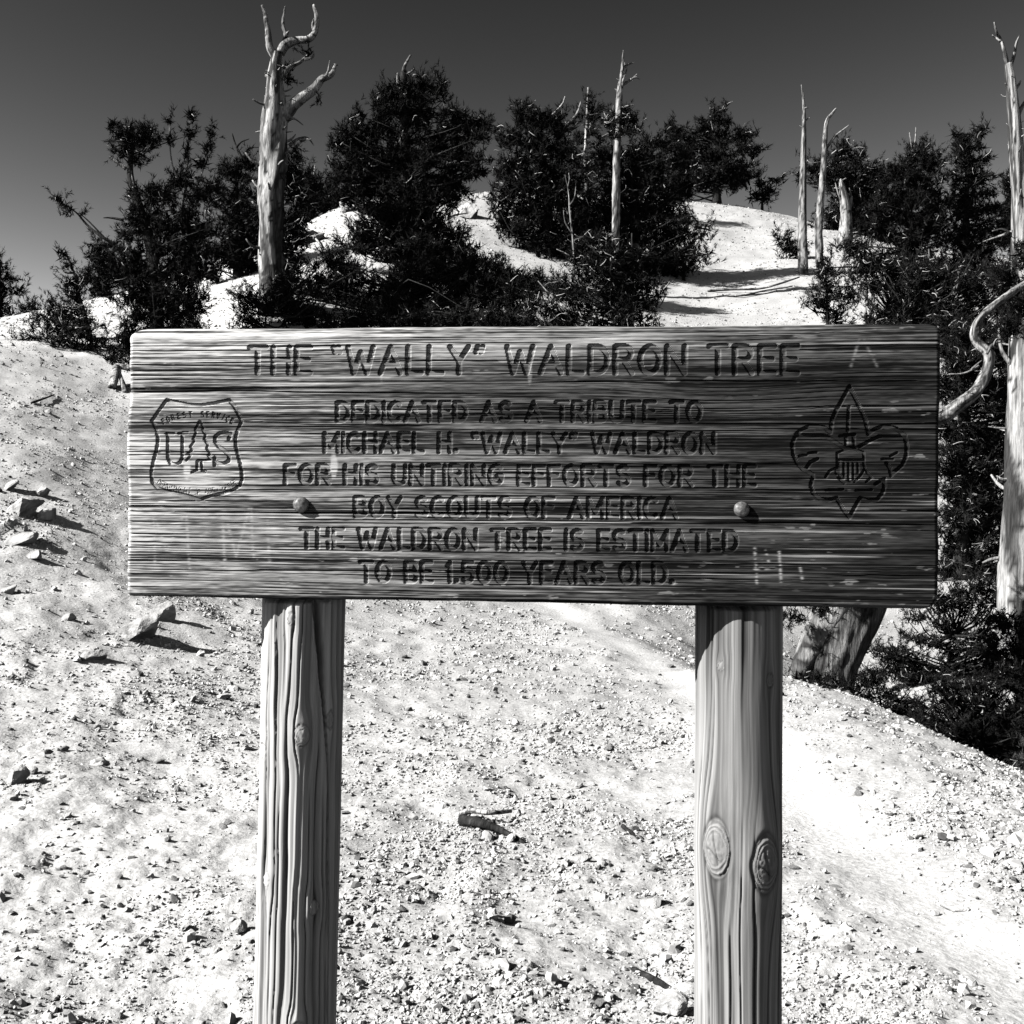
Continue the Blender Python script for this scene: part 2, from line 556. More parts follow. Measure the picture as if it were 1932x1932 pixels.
def crown_geo(lobes, y, rng, axis_pts, dens=1.0, tuft=1.0, up=0.6, fill=1.0, dark=0.013, gap=0.0):
    """lobes: (u, v, ru, rv[, depth offset]) in frame units at distance y.  Returns foliage Geo and branch tips"""
    g = Geo()
    tips_all = []
    px = y / 1150.0                       # one pixel of the final picture, in metres at this distance
    parts_ = []
    for lb in lobes:
        u, v, ru, rv = lb[:4]
        dd_ = lb[4:]
        if min(ru, rv) < 14:
            parts_.append((lb, fill)); continue
        parts_.append(((u, v, ru * .72, rv * .74) + tuple(dd_), fill * 1.25))
        for _ in range(int(4 + ru * rv / 260)):
            a_ = rng.uniform(0, 2 * math.pi); q_ = rng.uniform(.62, 1.02)
            w_ = rng.uniform(.26, .5)
            parts_.append(((u + math.cos(a_) * ru * q_, v + math.sin(a_) * rv * q_, ru * w_, max(5, rv * w_ * rng.uniform(.4, .75)), (dd_[0] if dd_ else 0) + rng.normal() * ru * .5 * y / F), fill * .5))
    for lb, fill in parts_:
        u, v, ru, rv = lb[:4]
        dy = lb[4] if len(lb) > 4 else 0
        c = P(u, v, y + dy)
        R = np.array([ru, 0.85 * min(ru, 1.6 * rv), rv]) * y / F
        area = math.pi * ru * rv * 0.281
        nt = max(3, int(area / 41 * dens))
        d = unit(rng.normal(size=(nt, 3)))
        rad = rng.uniform(0.25, 1, (nt, 1)) ** 0.45
        tip = c + d * R * rad
        tips_all.append(tip)
        k = 6
        out = unit(d * R)
        pa = unit(out * 0.55 + np.array([0, 0, up]) + rng.normal(size=(nt, 3)) * 0.32)           # plume axis
        pl = px * rng.uniform(4, 13, (nt, 1, 1)) * tuft
        tt = np.linspace(-.45, 1, k)[None, :, None]
        c6 = (tip[:, None] + pa[:, None] * pl * tt + rng.normal(size=(nt, k, 3)) * px * 1.3 * tuft).reshape(-1, 3)
        ax = unit(np.repeat(pa, k, 0) + rng.normal(size=(nt * k, 3)) * 0.3)
        ln = px * 5.2 * tuft * rng.uniform(0.7, 1.2, nt * k)
        tone = dark * np.repeat(rng.uniform(0.5, 1.6, nt), k) * rng.uniform(0.6, 1.5, nt * k)
        a, b, t = needles(c6, ax, ln, ln * 0.13, 9, rng, tone, .7)
        g.add(a, None, b, t)
        ni = int(area / 18 * fill * dens)
        if ni:
            d = unit(rng.normal(size=(ni, 3)))
            cc = c + d * R * rng.uniform(0, 0.72, (ni, 1)) ** 0.6
            ax = unit(rng.normal(size=(ni, 3)) + np.array([0, 0, 0.5]))
            ln = px * 8.5 * tuft * rng.uniform(0.7, 1.2, ni)
            a, b, t = needles(cc, ax, ln, ln * 0.2, 9, rng, dark * 0.8 * rng.uniform(0.6, 1.3, ni), 1.1)
            g.add(a, None, b, t)
    return g, np.concatenate(tips_all)


def limb_geo(g, tips, axis_pts, rng, share, r0, r1, seg=3, n=3, tone=0.5, cut=1.0, wig=0.12):
    """limbs from the trunk to some of the tips"""
    ax = np.asarray(axis_pts)
    sel = tips[rng.random(len(tips)) < share]
    for tp in sel:
        dz = np.abs(ax[:, 2] - (tp[2] - 0.35 * np.hypot(*(tp[:2] - ax[len(ax) // 2][:2]))))
        b = ax[np.argmin(dz)]
        L = np.linalg.norm(tp - b)
        mid = (b + tp) / 2 + np.array([rng.normal() * wig, rng.normal() * wig, rng.normal() * wig - 0.1]) * L
        e = b + (tp - b) * cut
        c = catmull([b, mid, e], seg)
        v, q, t, T, LL = tube(c, np.linspace(r0, r1, len(c)), n, 1, 0)
        g.add(v, q, t, tone)


def free_twigs(g, tips, rng, num, px, tone=0.5, lmin=2.5, lmax=11, r=0.42):
    """short bleached dead twigs showing among the needles"""
    if not len(tips): return
    for tp in tips[rng.integers(0, len(tips), int(num * 3.2))]:
        d = unit(np.array([rng.normal(), rng.normal() * 0.6 - 0.4, rng.normal() * 0.6 + 0.1]))
        L = rng.uniform(lmin, lmax) * px
        p = tp + np.array([0, -3.0 * px, 1.5 * px])
        bend = rng.normal(size=3) * 0.25 * L
        c = catmull([p, p + d * L * 0.5 + bend * 0.6, p + d * L + bend * 0.2], 2)
        v, q, t, T, LL = tube(c, np.linspace(r * px, r * px * 0.5, len(c)), 3, 1, 0)
        g.add(v, q, t, tone)


def pine(label, y, trunk, lobes, seed, rtrunk=9, dens=1.0, tuft=1.0, twigs=20, dead=(), bare=(), fill=1.0, up=0.6, white=False, name='pine_tree', cat='pine tree', group=None, dark=0.013, limbs=0.18, deadr=3.0):
    """trunk: frame polyline from the base up at distance y; lobes: foliage masses; dead: bleached limbs; bare: dark limbs"""
    rng = np.random.default_rng(seed)
    tp = trace(trunk, y, seed, 0.0)
    g0 = gz(tp[0:1, 0], tp[0:1, 1])[0]
    base = np.array([tp[0, 0], tp[0, 1], g0])
    if g0 < tp[0, 2] - 0.02:
        tp = np.vstack([base - [0, 0, 0.15], tp])
    root = thing(name, label, cat, base, group)
    r = rtrunk * y / F
    rad = np.linspace(r * 1.15, r * 0.25, len(tp)); rad[0] *= 1.15
    v, q, t, tone = trunk_geo(tp, rad, 12, seed, 8, 0.35 if white else 0.2, 0.62 if white else 0.55)
    part('trunk', root, v, [q, t], M_SNAG if white else M_BARK, True, tone)
    g, tips = crown_geo(lobes, y, rng, tp, dens, tuft, up, fill, dark)
    g.part('crown', root, M_LEAF, False, 'stuff')
    axis = catmull(tp, 10)
    lb = Geo()
    limb_geo(lb, tips, axis, rng, limbs, 0.016 * y / 20 + 0.01, 0.006 * y / 20)
    lb.part('branches', root, M_BARK, True, 'stuff')
    tw = Geo()
    free_twigs(tw, tips, rng, twigs, y / 1150.0)
    tw.part('dead_twigs', root, M_TWIG, True, 'stuff')
    for i, d in enumerate(dead):
        limb(root, d, y, deadr, seed + 40 + i, True)
    for i, d in enumerate(bare):
        limb(root, d, y, 2.4, seed + 70 + i, False)
    return root


def limb(root, px, y, r, seed, bleached=True, name=None, r1=0.3, n=7, lump=0.22):
    if isinstance(px[0], (int, float)):
        r = px[0]; px = px[1:]
    p = trace(px, y, seed, 0.06 * y / 25)
    c = catmull(p, 6)
    rr = np.linspace(r, r * r1, len(c)) * y / F
    v, q, t, T, L = tube(c, rr, n, seed, lump, 0.3)
    tone = bark_tone(T, L, seed, 0.14, 0.45, 0.12) if bleached else None
    return part(name or ('dead_branch' if bleached else 'branch'), root, v, [q, t], M_SNAG if bleached else M_BARK, True, tone)


def snag(label, y, trunk, radii, limbs=(), seed=0, name='dead_tree', cat='dead tree', lo=0.08, hi=0.46, n=22, lump=0.2, stubs=14, lobes=(), group=None, per=12, m=None):
    """bare bleached trunk traced in the frame; radii in frame units"""
    rng = np.random.default_rng(seed)
    tp = trace(trunk, y, seed, 0.0)
    g0 = gz(tp[0:1, 0], tp[0:1, 1])[0]
    base = np.array([tp[0, 0], tp[0, 1], min(g0, tp[0, 2])])
    radii = list(radii)
    if g0 < tp[0, 2] - 0.02:
        tp = np.vstack([base - [0, 0, 0.12], tp])
        radii = [radii[0] * 1.12] + radii
    root = thing(name, label, cat, base, group)
    c = catmull(tp, per)
    r = np.interp(np.linspace(0, 1, len(c)), np.linspace(0, 1, len(radii)), radii) * y / F
    v, q, t, T, L = tube(c, r, n, seed, lump, 0.2)
    part('trunk', root, v, [q, t], m or M_SNAG, True, bark_tone(T, L, seed, lo, hi, r.max(), 0.25))
    for i, d in enumerate(limbs):
        limb(root, d, y, 4, seed + 11 * i + 3)
    sg = Geo()
    for k in range(stubs):
        i = int(rng.uniform(0.08, 0.95) * (len(c) - 1))
        a = rng.uniform(0, 2 * np.pi)
        d = np.array([math.cos(a), math.sin(a) , rng.uniform(-0.1, 0.5)])
        L = r[i] * rng.uniform(1.1, 2.1)
        p0 = c[i]
        cc = catmull([p0, p0 + d * L * 0.7, p0 + d * L + np.array([0, 0, rng.uniform(-0.1, 0.3) * L])], 3)
        rr = max(r[i] * rng.uniform(0.05, 0.12), 0.006)
        v, q, t, T, LL = tube(cc, np.linspace(rr * 1.4, rr * 0.5, len(cc)), 5, k, 0.1)
        sg.add(v, q, t, rng.uniform(0.15, 0.6))
    sg.part('branch_stubs', root, M_SNAG, True, 'stuff')
    if lobes:
        g, tips = crown_geo(lobes, y, rng, tp, 1.0, 1.0, 0.5, 0.9)
        g.part('crown', root, M_LEAF, False, 'stuff')
        tw = Geo()
        free_twigs(tw, tips, rng, min(40, len(tips) // 4), y / 1150.0)
        tw.part('dead_twigs', root, M_TWIG, True, 'stuff')
    return root


def build_trees():
    # far hillside, west to east
    pine('dark bushy pine half outside the frame beyond the far shoulder of the hill', 42, [(-8, 640), (-2, 560), (0, 490)],
         [(-8, 508, 34, 26), (-2, 545, 40, 26), (-20, 578, 50, 30), (-40, 620, 55, 40)], 1, 6, twigs=2)
    pine('low dark pine on the skyline beside the half hidden pine', 41, [(62, 610), (64, 585)],
         [(62, 588, 26, 16), (90, 596, 30, 12), (40, 600, 30, 12)], 2, 4, twigs=0)
    pine('slim young pine leaning on the hillside with a pointed tufted top', 26, [(175, 660), (165, 610), (150, 560), (138, 510), (122, 470)],
         [(118, 476, 9, 18), (126, 500, 13, 16), (136, 530, 16, 18), (145, 560, 22, 20), (98, 570, 9, 18), (115, 585, 26, 20), (150, 600, 40, 24)], 3, 4, 1.1, 1.0, 12, fill=0.5)
    pine('small rounded pine behind the slim leaning young pine', 36, [(200, 600), (198, 540), (195, 480)],
         [(185, 470, 18, 20), (205, 478, 26, 24), (200, 510, 38, 28), (190, 545, 42, 30), (225, 500, 22, 10), (235, 530, 26, 14)], 4, 5, twigs=3, dark=0.018)
    pine('broad dark pine with a tufted crooked top and three upright wands', 24,
         [(300, 735), (296, 600), (288, 480), (262, 390), (248, 345), (246, 310), (252, 265)],
         [(215, 232, 9, 20), (258, 262, 36, 26), (240, 280, 26, 20), (285, 270, 17, 18), (262, 300, 24, 12), (232, 258, 20, 16),
          (320, 228, 6, 14), (321, 260, 7, 18), (358, 218, 8, 18), (356, 252, 9, 24), (352, 290, 8, 22), (398, 250, 8, 18), (392, 280, 10, 20), (380, 308, 10, 18),
          (340, 345, 34, 26), (290, 370, 40, 36), (380, 370, 30, 30), (260, 420, 36, 40), (320, 430, 60, 46), (370, 440, 34, 44),
          (255, 490, 40, 46), (320, 520, 66, 52), (365, 500, 34, 44), (250, 560, 42, 44), (310, 590, 70, 48), (360, 570, 38, 40),
          (245, 640, 50, 50), (310, 670, 60, 60),
          (106, 372, 8, 7), (118, 380, 9, 8), (132, 392, 9, 8), (156, 402, 5, 3), (126, 400, 8, 5)],
         5, 13, 1.0, 1.0, 46, limbs=0.03,
         dead=[(4, (238, 318), (222, 308), (207, 296)), (2.6, (252, 272), (262, 282), (276, 286), (292, 280)), (2.2, (276, 286), (285, 272), (290, 252)),
               (2, (344, 395), (352, 330), (356, 260), (358, 225)), (2, (342, 360), (325, 310), (320, 260), (320, 235)), (2, (352, 400), (380, 330), (394, 280), (400, 252)),
               (5, (262, 390), (252, 350), (246, 318)), (1.6, (284, 400), (286, 380), (300, 368)), (1.6, (330, 430), (340, 400), (346, 385))],
         bare=[(3.5, (218, 462), (190, 445), (165, 425), (148, 405), (128, 388)), (2.2, (200, 452), (170, 420), (150, 402)), (3, (232, 415), (210, 411), (195, 411))])
    pine('dark pine standing between the broad tufted pine and the tall white snag', 33, [(450, 540), (448, 440), (446, 300)],
         [(425, 318, 12, 18), (445, 330, 26, 26), (470, 310, 22, 22), (415, 355, 24, 20), (450, 370, 40, 34), (440, 420, 52, 44), (470, 450, 40, 44), (430, 480, 46, 44), (470, 500, 36, 34), (405, 520, 24, 24)],
         6, 9, 0.95, 1.0, 16,
         dead=[(2.2, (416, 385), (440, 372), (462, 352), (475, 338)), (2, (415, 380), (428, 355), (446, 345)), (2, (420, 400), (450, 378), (478, 362))],
         bare=[(4, (468, 320), (455, 295), (445, 275), (438, 252)), (2.5, (458, 300), (470, 280), (488, 278)), (2.5, (446, 278), (455, 268), (470, 262))])
    snag('tallest bleached snag with a forked antler top and two curling limbs', 26,
         [(522, 600), (520, 540), (516, 480), (514, 420), (512, 370), (516, 300), (517, 230), (519, 180), (520, 130), (524, 100)],
         [31, 28, 27, 27, 26, 27, 24, 18, 12.5, 10],
         [(8, (519, 108), (508, 85), (506, 60), (502, 40), (500, 25), (494, 10)),
          (7, (526, 104), (534, 85), (540, 66), (544, 60)), (4, (540, 70), (534, 45), (536, 25), (538, 12)),
          (10, (528, 100), (540, 84), (562, 76), (582, 74), (594, 60), (598, 35), (592, 10)), (4, (594, 60), (590, 48), (592, 35)),
          (6, (532, 150), (545, 128), (565, 118), (585, 100)), (3.5, (575, 112), (590, 108), (592, 98)),
          (14, (532, 225), (552, 200), (572, 184), (592, 168), (606, 150), (625, 140), (634, 122)), (4, (606, 150), (618, 138), (622, 115)), (4, (585, 178), (598, 158), (603, 150)),
          (3, (545, 226), (556, 224), (572, 236)), (3.5, (545, 275), (562, 262), (580, 260), (592, 274)), (3, (548, 290), (570, 266), (588, 262)),
          (4, (545, 410), (560, 402), (585, 402)), (4, (540, 440), (565, 432), (590, 445)), (3, (505, 145), (502, 140), (500, 138)), (4, (506, 200), (502, 190), (500, 180))],
         7, hi=0.48, n=48, stubs=40, lump=0.26, per=14, lobes=[(578, 98, 14, 4), (545, 150, 12, 14), (545, 130, 12, 8), (548, 340, 20, 50), (560, 420, 24, 40), (552, 480, 20, 40), (600, 190, 8, 5), (556, 300, 14, 26), (562, 370, 20, 30), (566, 450, 24, 40), (540, 520, 24, 30)])
    pine('round dark pine on the ridge just behind the tall white snag', 43, [(585, 440), (585, 380), (582, 320)],
         [(570, 330, 26, 24), (598, 350, 34, 30), (620, 375, 26, 26), (575, 375, 40, 36), (560, 420, 34, 30), (610, 395, 28, 22)], 8, 7, twigs=4)
    pine('largest central pine with a broken white tip and wide level boughs', 31,
         [(770, 590), (768, 500), (766, 400), (764, 280), (762, 160), (760, 135)],
         [(735, 180, 34, 34), (790, 168, 34, 26), (825, 170, 24, 26), (760, 200, 46, 40), (720, 225, 24, 30), (800, 225, 36, 30),
          (672, 240, 24, 32), (645, 270, 22, 24), (690, 280, 46, 40), (650, 320, 36, 30), (760, 290, 56, 52), (830, 265, 38, 30),
          (860, 225, 24, 24), (890, 235, 34, 28), (915, 248, 20, 16), (870, 262, 46, 22), (880, 300, 50, 16), (850, 330, 48, 28), (910, 325, 26, 10),
          (700, 350, 60, 40), (780, 370, 60, 46), (850, 370, 40, 30), (660, 370, 36, 26), (740, 420, 70, 44), (810, 430, 56, 50),
          (690, 440, 50, 46), (760, 480, 70, 50), (840, 480, 60, 46)],
         9, 17, 1.05, 1.05, 60,
         dead=[(7, (758, 195), (754, 172), (752, 155), (750, 138)), (5, (762, 175), (764, 150), (762, 130), (770, 112), (775, 104)), (3, (766, 140), (776, 135), (782, 128)), (3, (762, 195), (775, 190), (800, 184)),
               (4, (756, 255), (754, 240), (757, 228)), (2.5, (845, 410), (862, 405), (884, 402)), (2, (660, 395), (690, 380), (720, 372))])
    pine('low spreading pine skirt at the foot of the largest central pine', 27.5, [(740, 600), (742, 570), (745, 540)],
         [(650, 545, 50, 40), (720, 560, 60, 46), (800, 540, 60, 48), (870, 540, 52, 40), (920, 555, 36, 26), (620, 590, 60, 34), (700, 600, 70, 34), (800, 600, 80, 34), (880, 590, 60, 30), (560, 590, 40, 34), (490, 590, 40, 30), (640, 500, 30, 26), (930, 548, 50, 26), (968, 580, 40, 26), (600, 560, 50, 34), (550, 570, 40, 34), (900, 500, 50, 30), (960, 522, 46, 28), (1010, 545, 40, 28), (575, 606, 60, 24, -2), (680, 610, 70, 22, -2), (780, 612, 70, 20, -2), (880, 606, 56, 24, -2), (960, 610, 50, 18, -2)],  # eastern lobes added in place of a tree's dark cast shadow
         10, 6, 0.95, 1.1, 44, name='dwarf_pine', cat='shrub', up=0.8, dark=0.017)
    pine('dense pine with dead curved limbs reaching out of its rounded top', 36, [(1042, 560), (1040, 480), (1030, 360), (1015, 230)],
         [(985, 215, 24, 22), (1020, 222, 36, 22), (1050, 235, 28, 24), (975, 255, 32, 28), (1010, 270, 46, 36), (1055, 280, 34, 36), (970, 310, 34, 32), (1020, 330, 56, 42), (1060, 350, 40, 44), (960, 365, 34, 32), (1010, 390, 60, 40), (1040, 440, 60, 44), (985, 430, 40, 36), (1005, 475, 44, 34), (1065, 490, 50, 40), (955, 415, 28, 36), (1085, 420, 40, 50)],
         11, 13, 1.0, 1.0, 40,
         dead=[(3, (1010, 260), (995, 235), (987, 210), (984, 190)), (3.4, (1030, 230), (1050, 210), (1062, 195), (1066, 182)), (4, (1040, 245), (1070, 235), (1088, 215), (1096, 192)), (3, (1060, 250), (1082, 240), (1092, 228)), (3, (972, 290), (976, 275), (980, 262)), (2.6, (1100, 300), (1105, 280), (1110, 262))])
    pine('thin topped pine with a pale stem showing above its neighbours', 45, [(1108, 480), (1106, 380), (1105, 290), (1110, 165)],
         [(1110, 180, 12, 18), (1120, 205, 20, 14), (1092, 222, 14, 10), (1118, 235, 18, 20), (1100, 260, 24, 22), (1125, 275, 22, 26), (1090, 310, 32, 34), (1130, 320, 36, 34), (1110, 370, 50, 40), (1085, 400, 50, 50), (1120, 440, 60, 50)],
         12, 7, 0.85, 0.9, 40, fill=0.6, white=True)
    snag('slender white snag rising out of a dark tufted collar of needles', 34, [(1158, 600), (1160, 520), (1162, 420), (1163, 330), (1166, 240), (1170, 170), (1174, 130), (1176, 95)],
         [7, 7, 7.4, 7.2, 6.6, 5.4, 3, 1.2],
         [(3, (1172, 170), (1176, 150), (1182, 132), (1178, 118)), (3, (1174, 128), (1185, 122), (1196, 118)), (3.5, (1172, 162), (1190, 150), (1202, 140)), (2.5, (1190, 150), (1200, 146), (1208, 150)), (3, (1170, 205), (1185, 200), (1196, 198))],
         13, stubs=14, n=16, lobes=[(1182, 214, 22, 10), (1170, 232, 28, 18), (1195, 230, 16, 12), (1160, 250, 18, 12), (1186, 246, 22, 10)])
    pine('spreading dark pine growing round the slender white snag', 37, [(1200, 560), (1200, 460), (1200, 300)],
         [(1160, 300, 30, 34), (1210, 285, 40, 26), (1250, 275, 26, 14), (1180, 345, 50, 40), (1235, 330, 40, 34), (1205, 390, 66, 44), (1265, 380, 40, 34), (1150, 400, 40, 40), (1190, 450, 70, 46), (1260, 440, 46, 44), (1230, 490, 60, 34), (1100, 430, 40, 50), (1150, 510, 50, 36), (1250, 505, 44, 28), (1290, 350, 30, 30), (1280, 300, 20, 20)],
         14, 12, 1.0, 1.0, 44)
    pine('rounded spreading pine on the crest of the bare bright slope', 53, [(1352, 386), (1352, 340), (1355, 240)],
         [(1352, 222, 22, 18), (1332, 245, 26, 18), (1365, 255, 34, 22), (1300, 270, 28, 18), (1275, 250, 22, 14), (1400, 262, 24, 18), (1420, 285, 22, 16), (1340, 295, 50, 28), (1290, 310, 34, 26), (1385, 315, 40, 24), (1330, 340, 56, 24), (1385, 345, 36, 18), (1410, 330, 22, 14), (1270, 340, 34, 30)],
         15, 8, 0.95, 1.0, 26)
    pine('small wind bent pine beside the rounded pine on the crest', 53, [(1438, 388), (1438, 360), (1436, 335)],
         [(1438, 345, 16, 10), (1465, 338, 18, 6), (1450, 362, 20, 12), (1425, 370, 16, 10), (1448, 375, 14, 8)], 16, 3, 1.0, 1.0, 3)
    pine('spiky open small pine with many bleached twigs close above the board', 24.5, [(1192, 640), (1195, 560), (1192, 440), (1078, 420)][:3],
         [(1100, 470, 26, 30), (1150, 480, 34, 34), (1190, 500, 40, 40), (1110, 520, 44, 36), (1160, 560, 60, 40), (1220, 560, 40, 40), (1090, 575, 50, 34), (1130, 610, 70, 28), (1210, 605, 50, 28), (1040, 590, 36, 24), (1060, 545, 30, 26), (1000, 575, 26, 24), (1150, 520, 50, 40), (1060, 610, 60, 20)],
         17, 5, 0.95, 1.0, 110, fill=0.5,
         dead=[(2.4, (1084, 520), (1081, 455), (1075, 400), (1073, 365), (1066, 330)), (1.5, (1074, 388), (1084, 372), (1087, 340)), (1.4, (1079, 440), (1066, 418), (1063, 396)), (1.2, (1071, 355), (1074, 338), (1073, 326)),
               (2.6, (1130, 560), (1140, 500), (1145, 440)), (2.4, (1110, 545), (1080, 535), (1050, 520)), (2.4, (1080, 570), (1040, 555), (1015, 530)), (2.2, (1100, 500), (1070, 480), (1050, 470)), (2.4, (1180, 600), (1210, 580), (1240, 560)), (2, (1230, 590), (1250, 570), (1258, 540)), (2.2, (1090, 600), (1050, 590), (1010, 560))])
    pine('open dark bush on the bright slope under the crest', 37, [(1290, 520), (1290, 480)],
         [(1250, 470, 30, 34), (1290, 450, 40, 30), (1325, 440, 24, 26), (1270, 500, 44, 24), (1310, 490, 34, 22), (1340, 480, 16, 12)], 18, 4, 0.7, 1.0, 26, fill=0.25, name='pine_shrub', cat='shrub', up=0.9)
    snag('straight bare pole snag tapering to a thin tip on the bright slope', 38, [(1516, 560), (1515, 500), (1514, 430), (1515, 340), (1517, 240), (1516, 190), (1512, 160)],
         [10.5, 10, 8.5, 6.2, 4.2, 2.4, .9], [(2, (1517, 206), (1521, 203), (1526, 204)), (2, (1518, 230), (1524, 224), (1528, 222))], 19, stubs=10, n=16, lump=0.14)
    snag('bare snag with a bent tip and one long side limb beside the straight pole snag', 39, [(1548, 560), (1546, 480), (1545, 420), (1552, 340), (1556, 270), (1560, 230), (1572, 212), (1578, 204)],
         [8, 7.5, 7, 6, 5, 3.6, 2.4, 1.4], [(3, (1556, 285), (1575, 258), (1592, 244), (1602, 236)), (2.4, (1558, 300), (1570, 290), (1578, 283)), (3, (1544, 470), (1540, 440), (1536, 415))], 20, stubs=12, n=16, lump=0.18)
    pine('dark pine behind the pair of bare snags', 49, [(1620, 470), (1620, 420), (1612, 300)],
         [(1590, 285, 20, 18), (1575, 310, 26, 18), (1615, 300, 24, 24), (1535, 320, 26, 14), (1560, 340, 34, 24), (1510, 335, 18, 8), (1640, 325, 30, 22), (1610, 350, 46, 34), (1665, 335, 26, 20), (1650, 370, 40, 32), (1600, 400, 50, 36), (1570, 440, 34, 34), (1650, 420, 40, 34)],
         21, 7, 0.9, 1.0, 22)
    snag('short broken white stump with a splintered split top', 44, [(1594, 450), (1596, 420), (1594, 385), (1588, 350), (1586, 338)], [14, 11, 9, 5, 2],
         [(4, (1602, 400), (1606, 375), (1602, 355)), (2.4, (1590, 385), (1580, 360), (1576, 345))], 22, name='tree_stump', cat='stump', stubs=6, n=16)
    pine('bushy pine with a forked dead white leader', 40, [(1715, 500), (1712, 400), (1716, 300)],
         [(1720, 300, 22, 22), (1745, 292, 22, 22), (1690, 320, 22, 22), (1760, 310, 18, 16), (1725, 340, 44, 34), (1680, 370, 36, 34), (1755, 365, 34, 34), (1710, 410, 60, 44), (1660, 440, 40, 34), (1760, 430, 40, 40), (1720, 470, 60, 40)],
         23, 8, 0.95, 1.0, 24,
         dead=[(5, (1722, 330), (1724, 300), (1724, 280)), (2.4, (1724, 290), (1718, 265), (1716, 250)), (2.4, (1724, 285), (1727, 262), (1728, 240)), (2, (1690, 350), (1686, 335), (1688, 320))])
    pine('conical pine with tiered boughs next to the pine with a forked leader', 41, [(1822, 540), (1822, 420), (1828, 250)],
         [(1815, 258, 24, 12), (1845, 252, 18, 10), (1856, 242, 7, 8), (1825, 280, 30, 16), (1848, 278, 18, 10), (1818, 305, 36, 18), (1860, 302, 20, 10), (1826, 335, 46, 20), (1862, 330, 20, 12), (1820, 370, 54, 24), (1868, 365, 20, 12), (1826, 405, 56, 28), (1868, 395, 24, 12), (1820, 450, 62, 34), (1880, 440, 30, 18), (1825, 500, 66, 40)],
         24, 9, 1.0, 1.0, 20)
    pine('narrow pine glimpsed between the conical pine and the big white snag at the frame edge', 46, [(1908, 480), (1908, 340)],
         [(1906, 345, 16, 18), (1905, 375, 24, 22), (1900, 410, 30, 24), (1905, 450, 40, 30)], 25, 5, twigs=2)
    # right hand slope
    pine('sprawling pine thicket on the slope beneath the conical pine', 30, [(1700, 640), (1702, 600)],
         [(1640, 500, 40, 36), (1700, 530, 60, 40), (1770, 540, 60, 44), (1840, 530, 50, 46), (1900, 540, 44, 50), (1680, 590, 50, 36), (1750, 610, 70, 40), (1830, 610, 60, 44), (1900, 620, 50, 44), (1600, 470, 24, 24)],
         27, 5, 1.3, 1.0, 170, fill=0.9, name='dwarf_pine', cat='shrub', up=0.8, dark=0.018, dead=[(3.4, (1780, 590), (1812, 570), (1850, 545)), (2.4, (1790, 580), (1820, 556), (1838, 548)), (4, (1752, 540), (1756, 505), (1752, 470)), (2, (1756, 510), (1764, 500), (1768, 492))])
    pine('small dark sapling in front of the pair of bare snags', 31, [(1562, 640), (1560, 560), (1556, 500)],
         [(1556, 500, 16, 22), (1560, 535, 24, 26), (1548, 575, 28, 30), (1575, 590, 34, 30), (1600, 560, 24, 24)], 28, 3, 0.9, 1.0, 14, fill=0.6, up=1.0, name='pine_sapling', cat='pine tree')
    pine('low bush with outward twigs beside the foot of the straight pole snag', 41, [(1490, 500), (1490, 470)],
         [(1475, 455, 16, 18), (1492, 475, 22, 18), (1465, 440, 8, 12), (1505, 470, 16, 20)], 29, 2, 0.8, 1.0, 8, fill=0.5, name='pine_shrub', cat='shrub', up=1.0)
    pine('dark spreading pine filling the slope beside the end of the board', 21, [(1812, 1010), (1815, 900), (1815, 760), (1800, 660)],
         [(1800, 660, 50, 40), (1870, 660, 60, 46), (1790, 730, 40, 44), (1850, 740, 60, 46), (1910, 740, 50, 50), (1800, 810, 46, 46), (1860, 830, 56, 50), (1800, 890, 46, 46), (1865, 910, 50, 50), (1910, 860, 40, 50), (1800, 970, 40, 44), (1850, 985, 46, 40), (1800, 1035, 40, 36), (1850, 1055, 46, 36), (1905, 1000, 40, 60), (1790, 1085, 30, 20)],
         30, 16, 1.3, 1.0, 220, fill=1.0, dark=0.017)
    pine('leafy dark bush under the end of the board with pale twigs', 15.5, [(1790, 1240), (1795, 1200)],
         [(1790, 1225, 60, 20), (1850, 1200, 40, 40), (1700, 1245, 50, 16), (1880, 1260, 60, 50), (1850, 1310, 60, 40), (1900, 1350, 60, 50), (1830, 1360, 50, 24), (1760, 1290, 60, 24), (1700, 1275, 40, 14), (1870, 1130, 34, 30), (1815, 1290, 50, 36), (1740, 1205, 50, 14), (1680, 1225, 50, 14), (1780, 1180, 40, 12), (1720, 1260, 60, 24), (1650, 1270, 40, 14), (1800, 1140, 46, 20), (1860, 1105, 46, 28), (1740, 1165, 40, 12), (1812, 1118, 40, 28), (1768, 1132, 30, 20)],
         31, 4, 0.9, 1.0, 70, fill=0.7, name='pine_shrub', cat='shrub', dark=0.017)
    pine('black low bush filling in for shade under the lip of the trail bank behind the knotted post', 12.2, [(1600, 1350), (1604, 1310)],
         [(1520, 1300, 50, 26), (1590, 1320, 60, 30), (1660, 1340, 60, 34), (1720, 1350, 50, 34), (1640, 1290, 40, 16), (1560, 1280, 30, 10)],
         131, 4, 1.0, 1.0, 14, fill=1.0, name='pine_shrub', cat='shrub')  # bush added to blacken the shaded ground beyond the lip
    pine('black dense bush filling in for shadow in the hollow below the bank by the frame edge', 10.2, [(1850, 1420), (1852, 1380)],
         [(1760, 1370, 50, 34), (1820, 1390, 60, 40), (1890, 1410, 60, 50), (1940, 1400, 50, 70), (1860, 1330, 50, 34), (1800, 1330, 40, 24), (1930, 1330, 40, 50), (1780, 1305, 50, 16), (1850, 1298, 50, 18), (1900, 1285, 40, 30)],
         132, 4, 1.0, 1.0, 20, fill=1.0, name='pine_shrub', cat='shrub')  # bush added as a stand-in for the solid shadow in the hollow
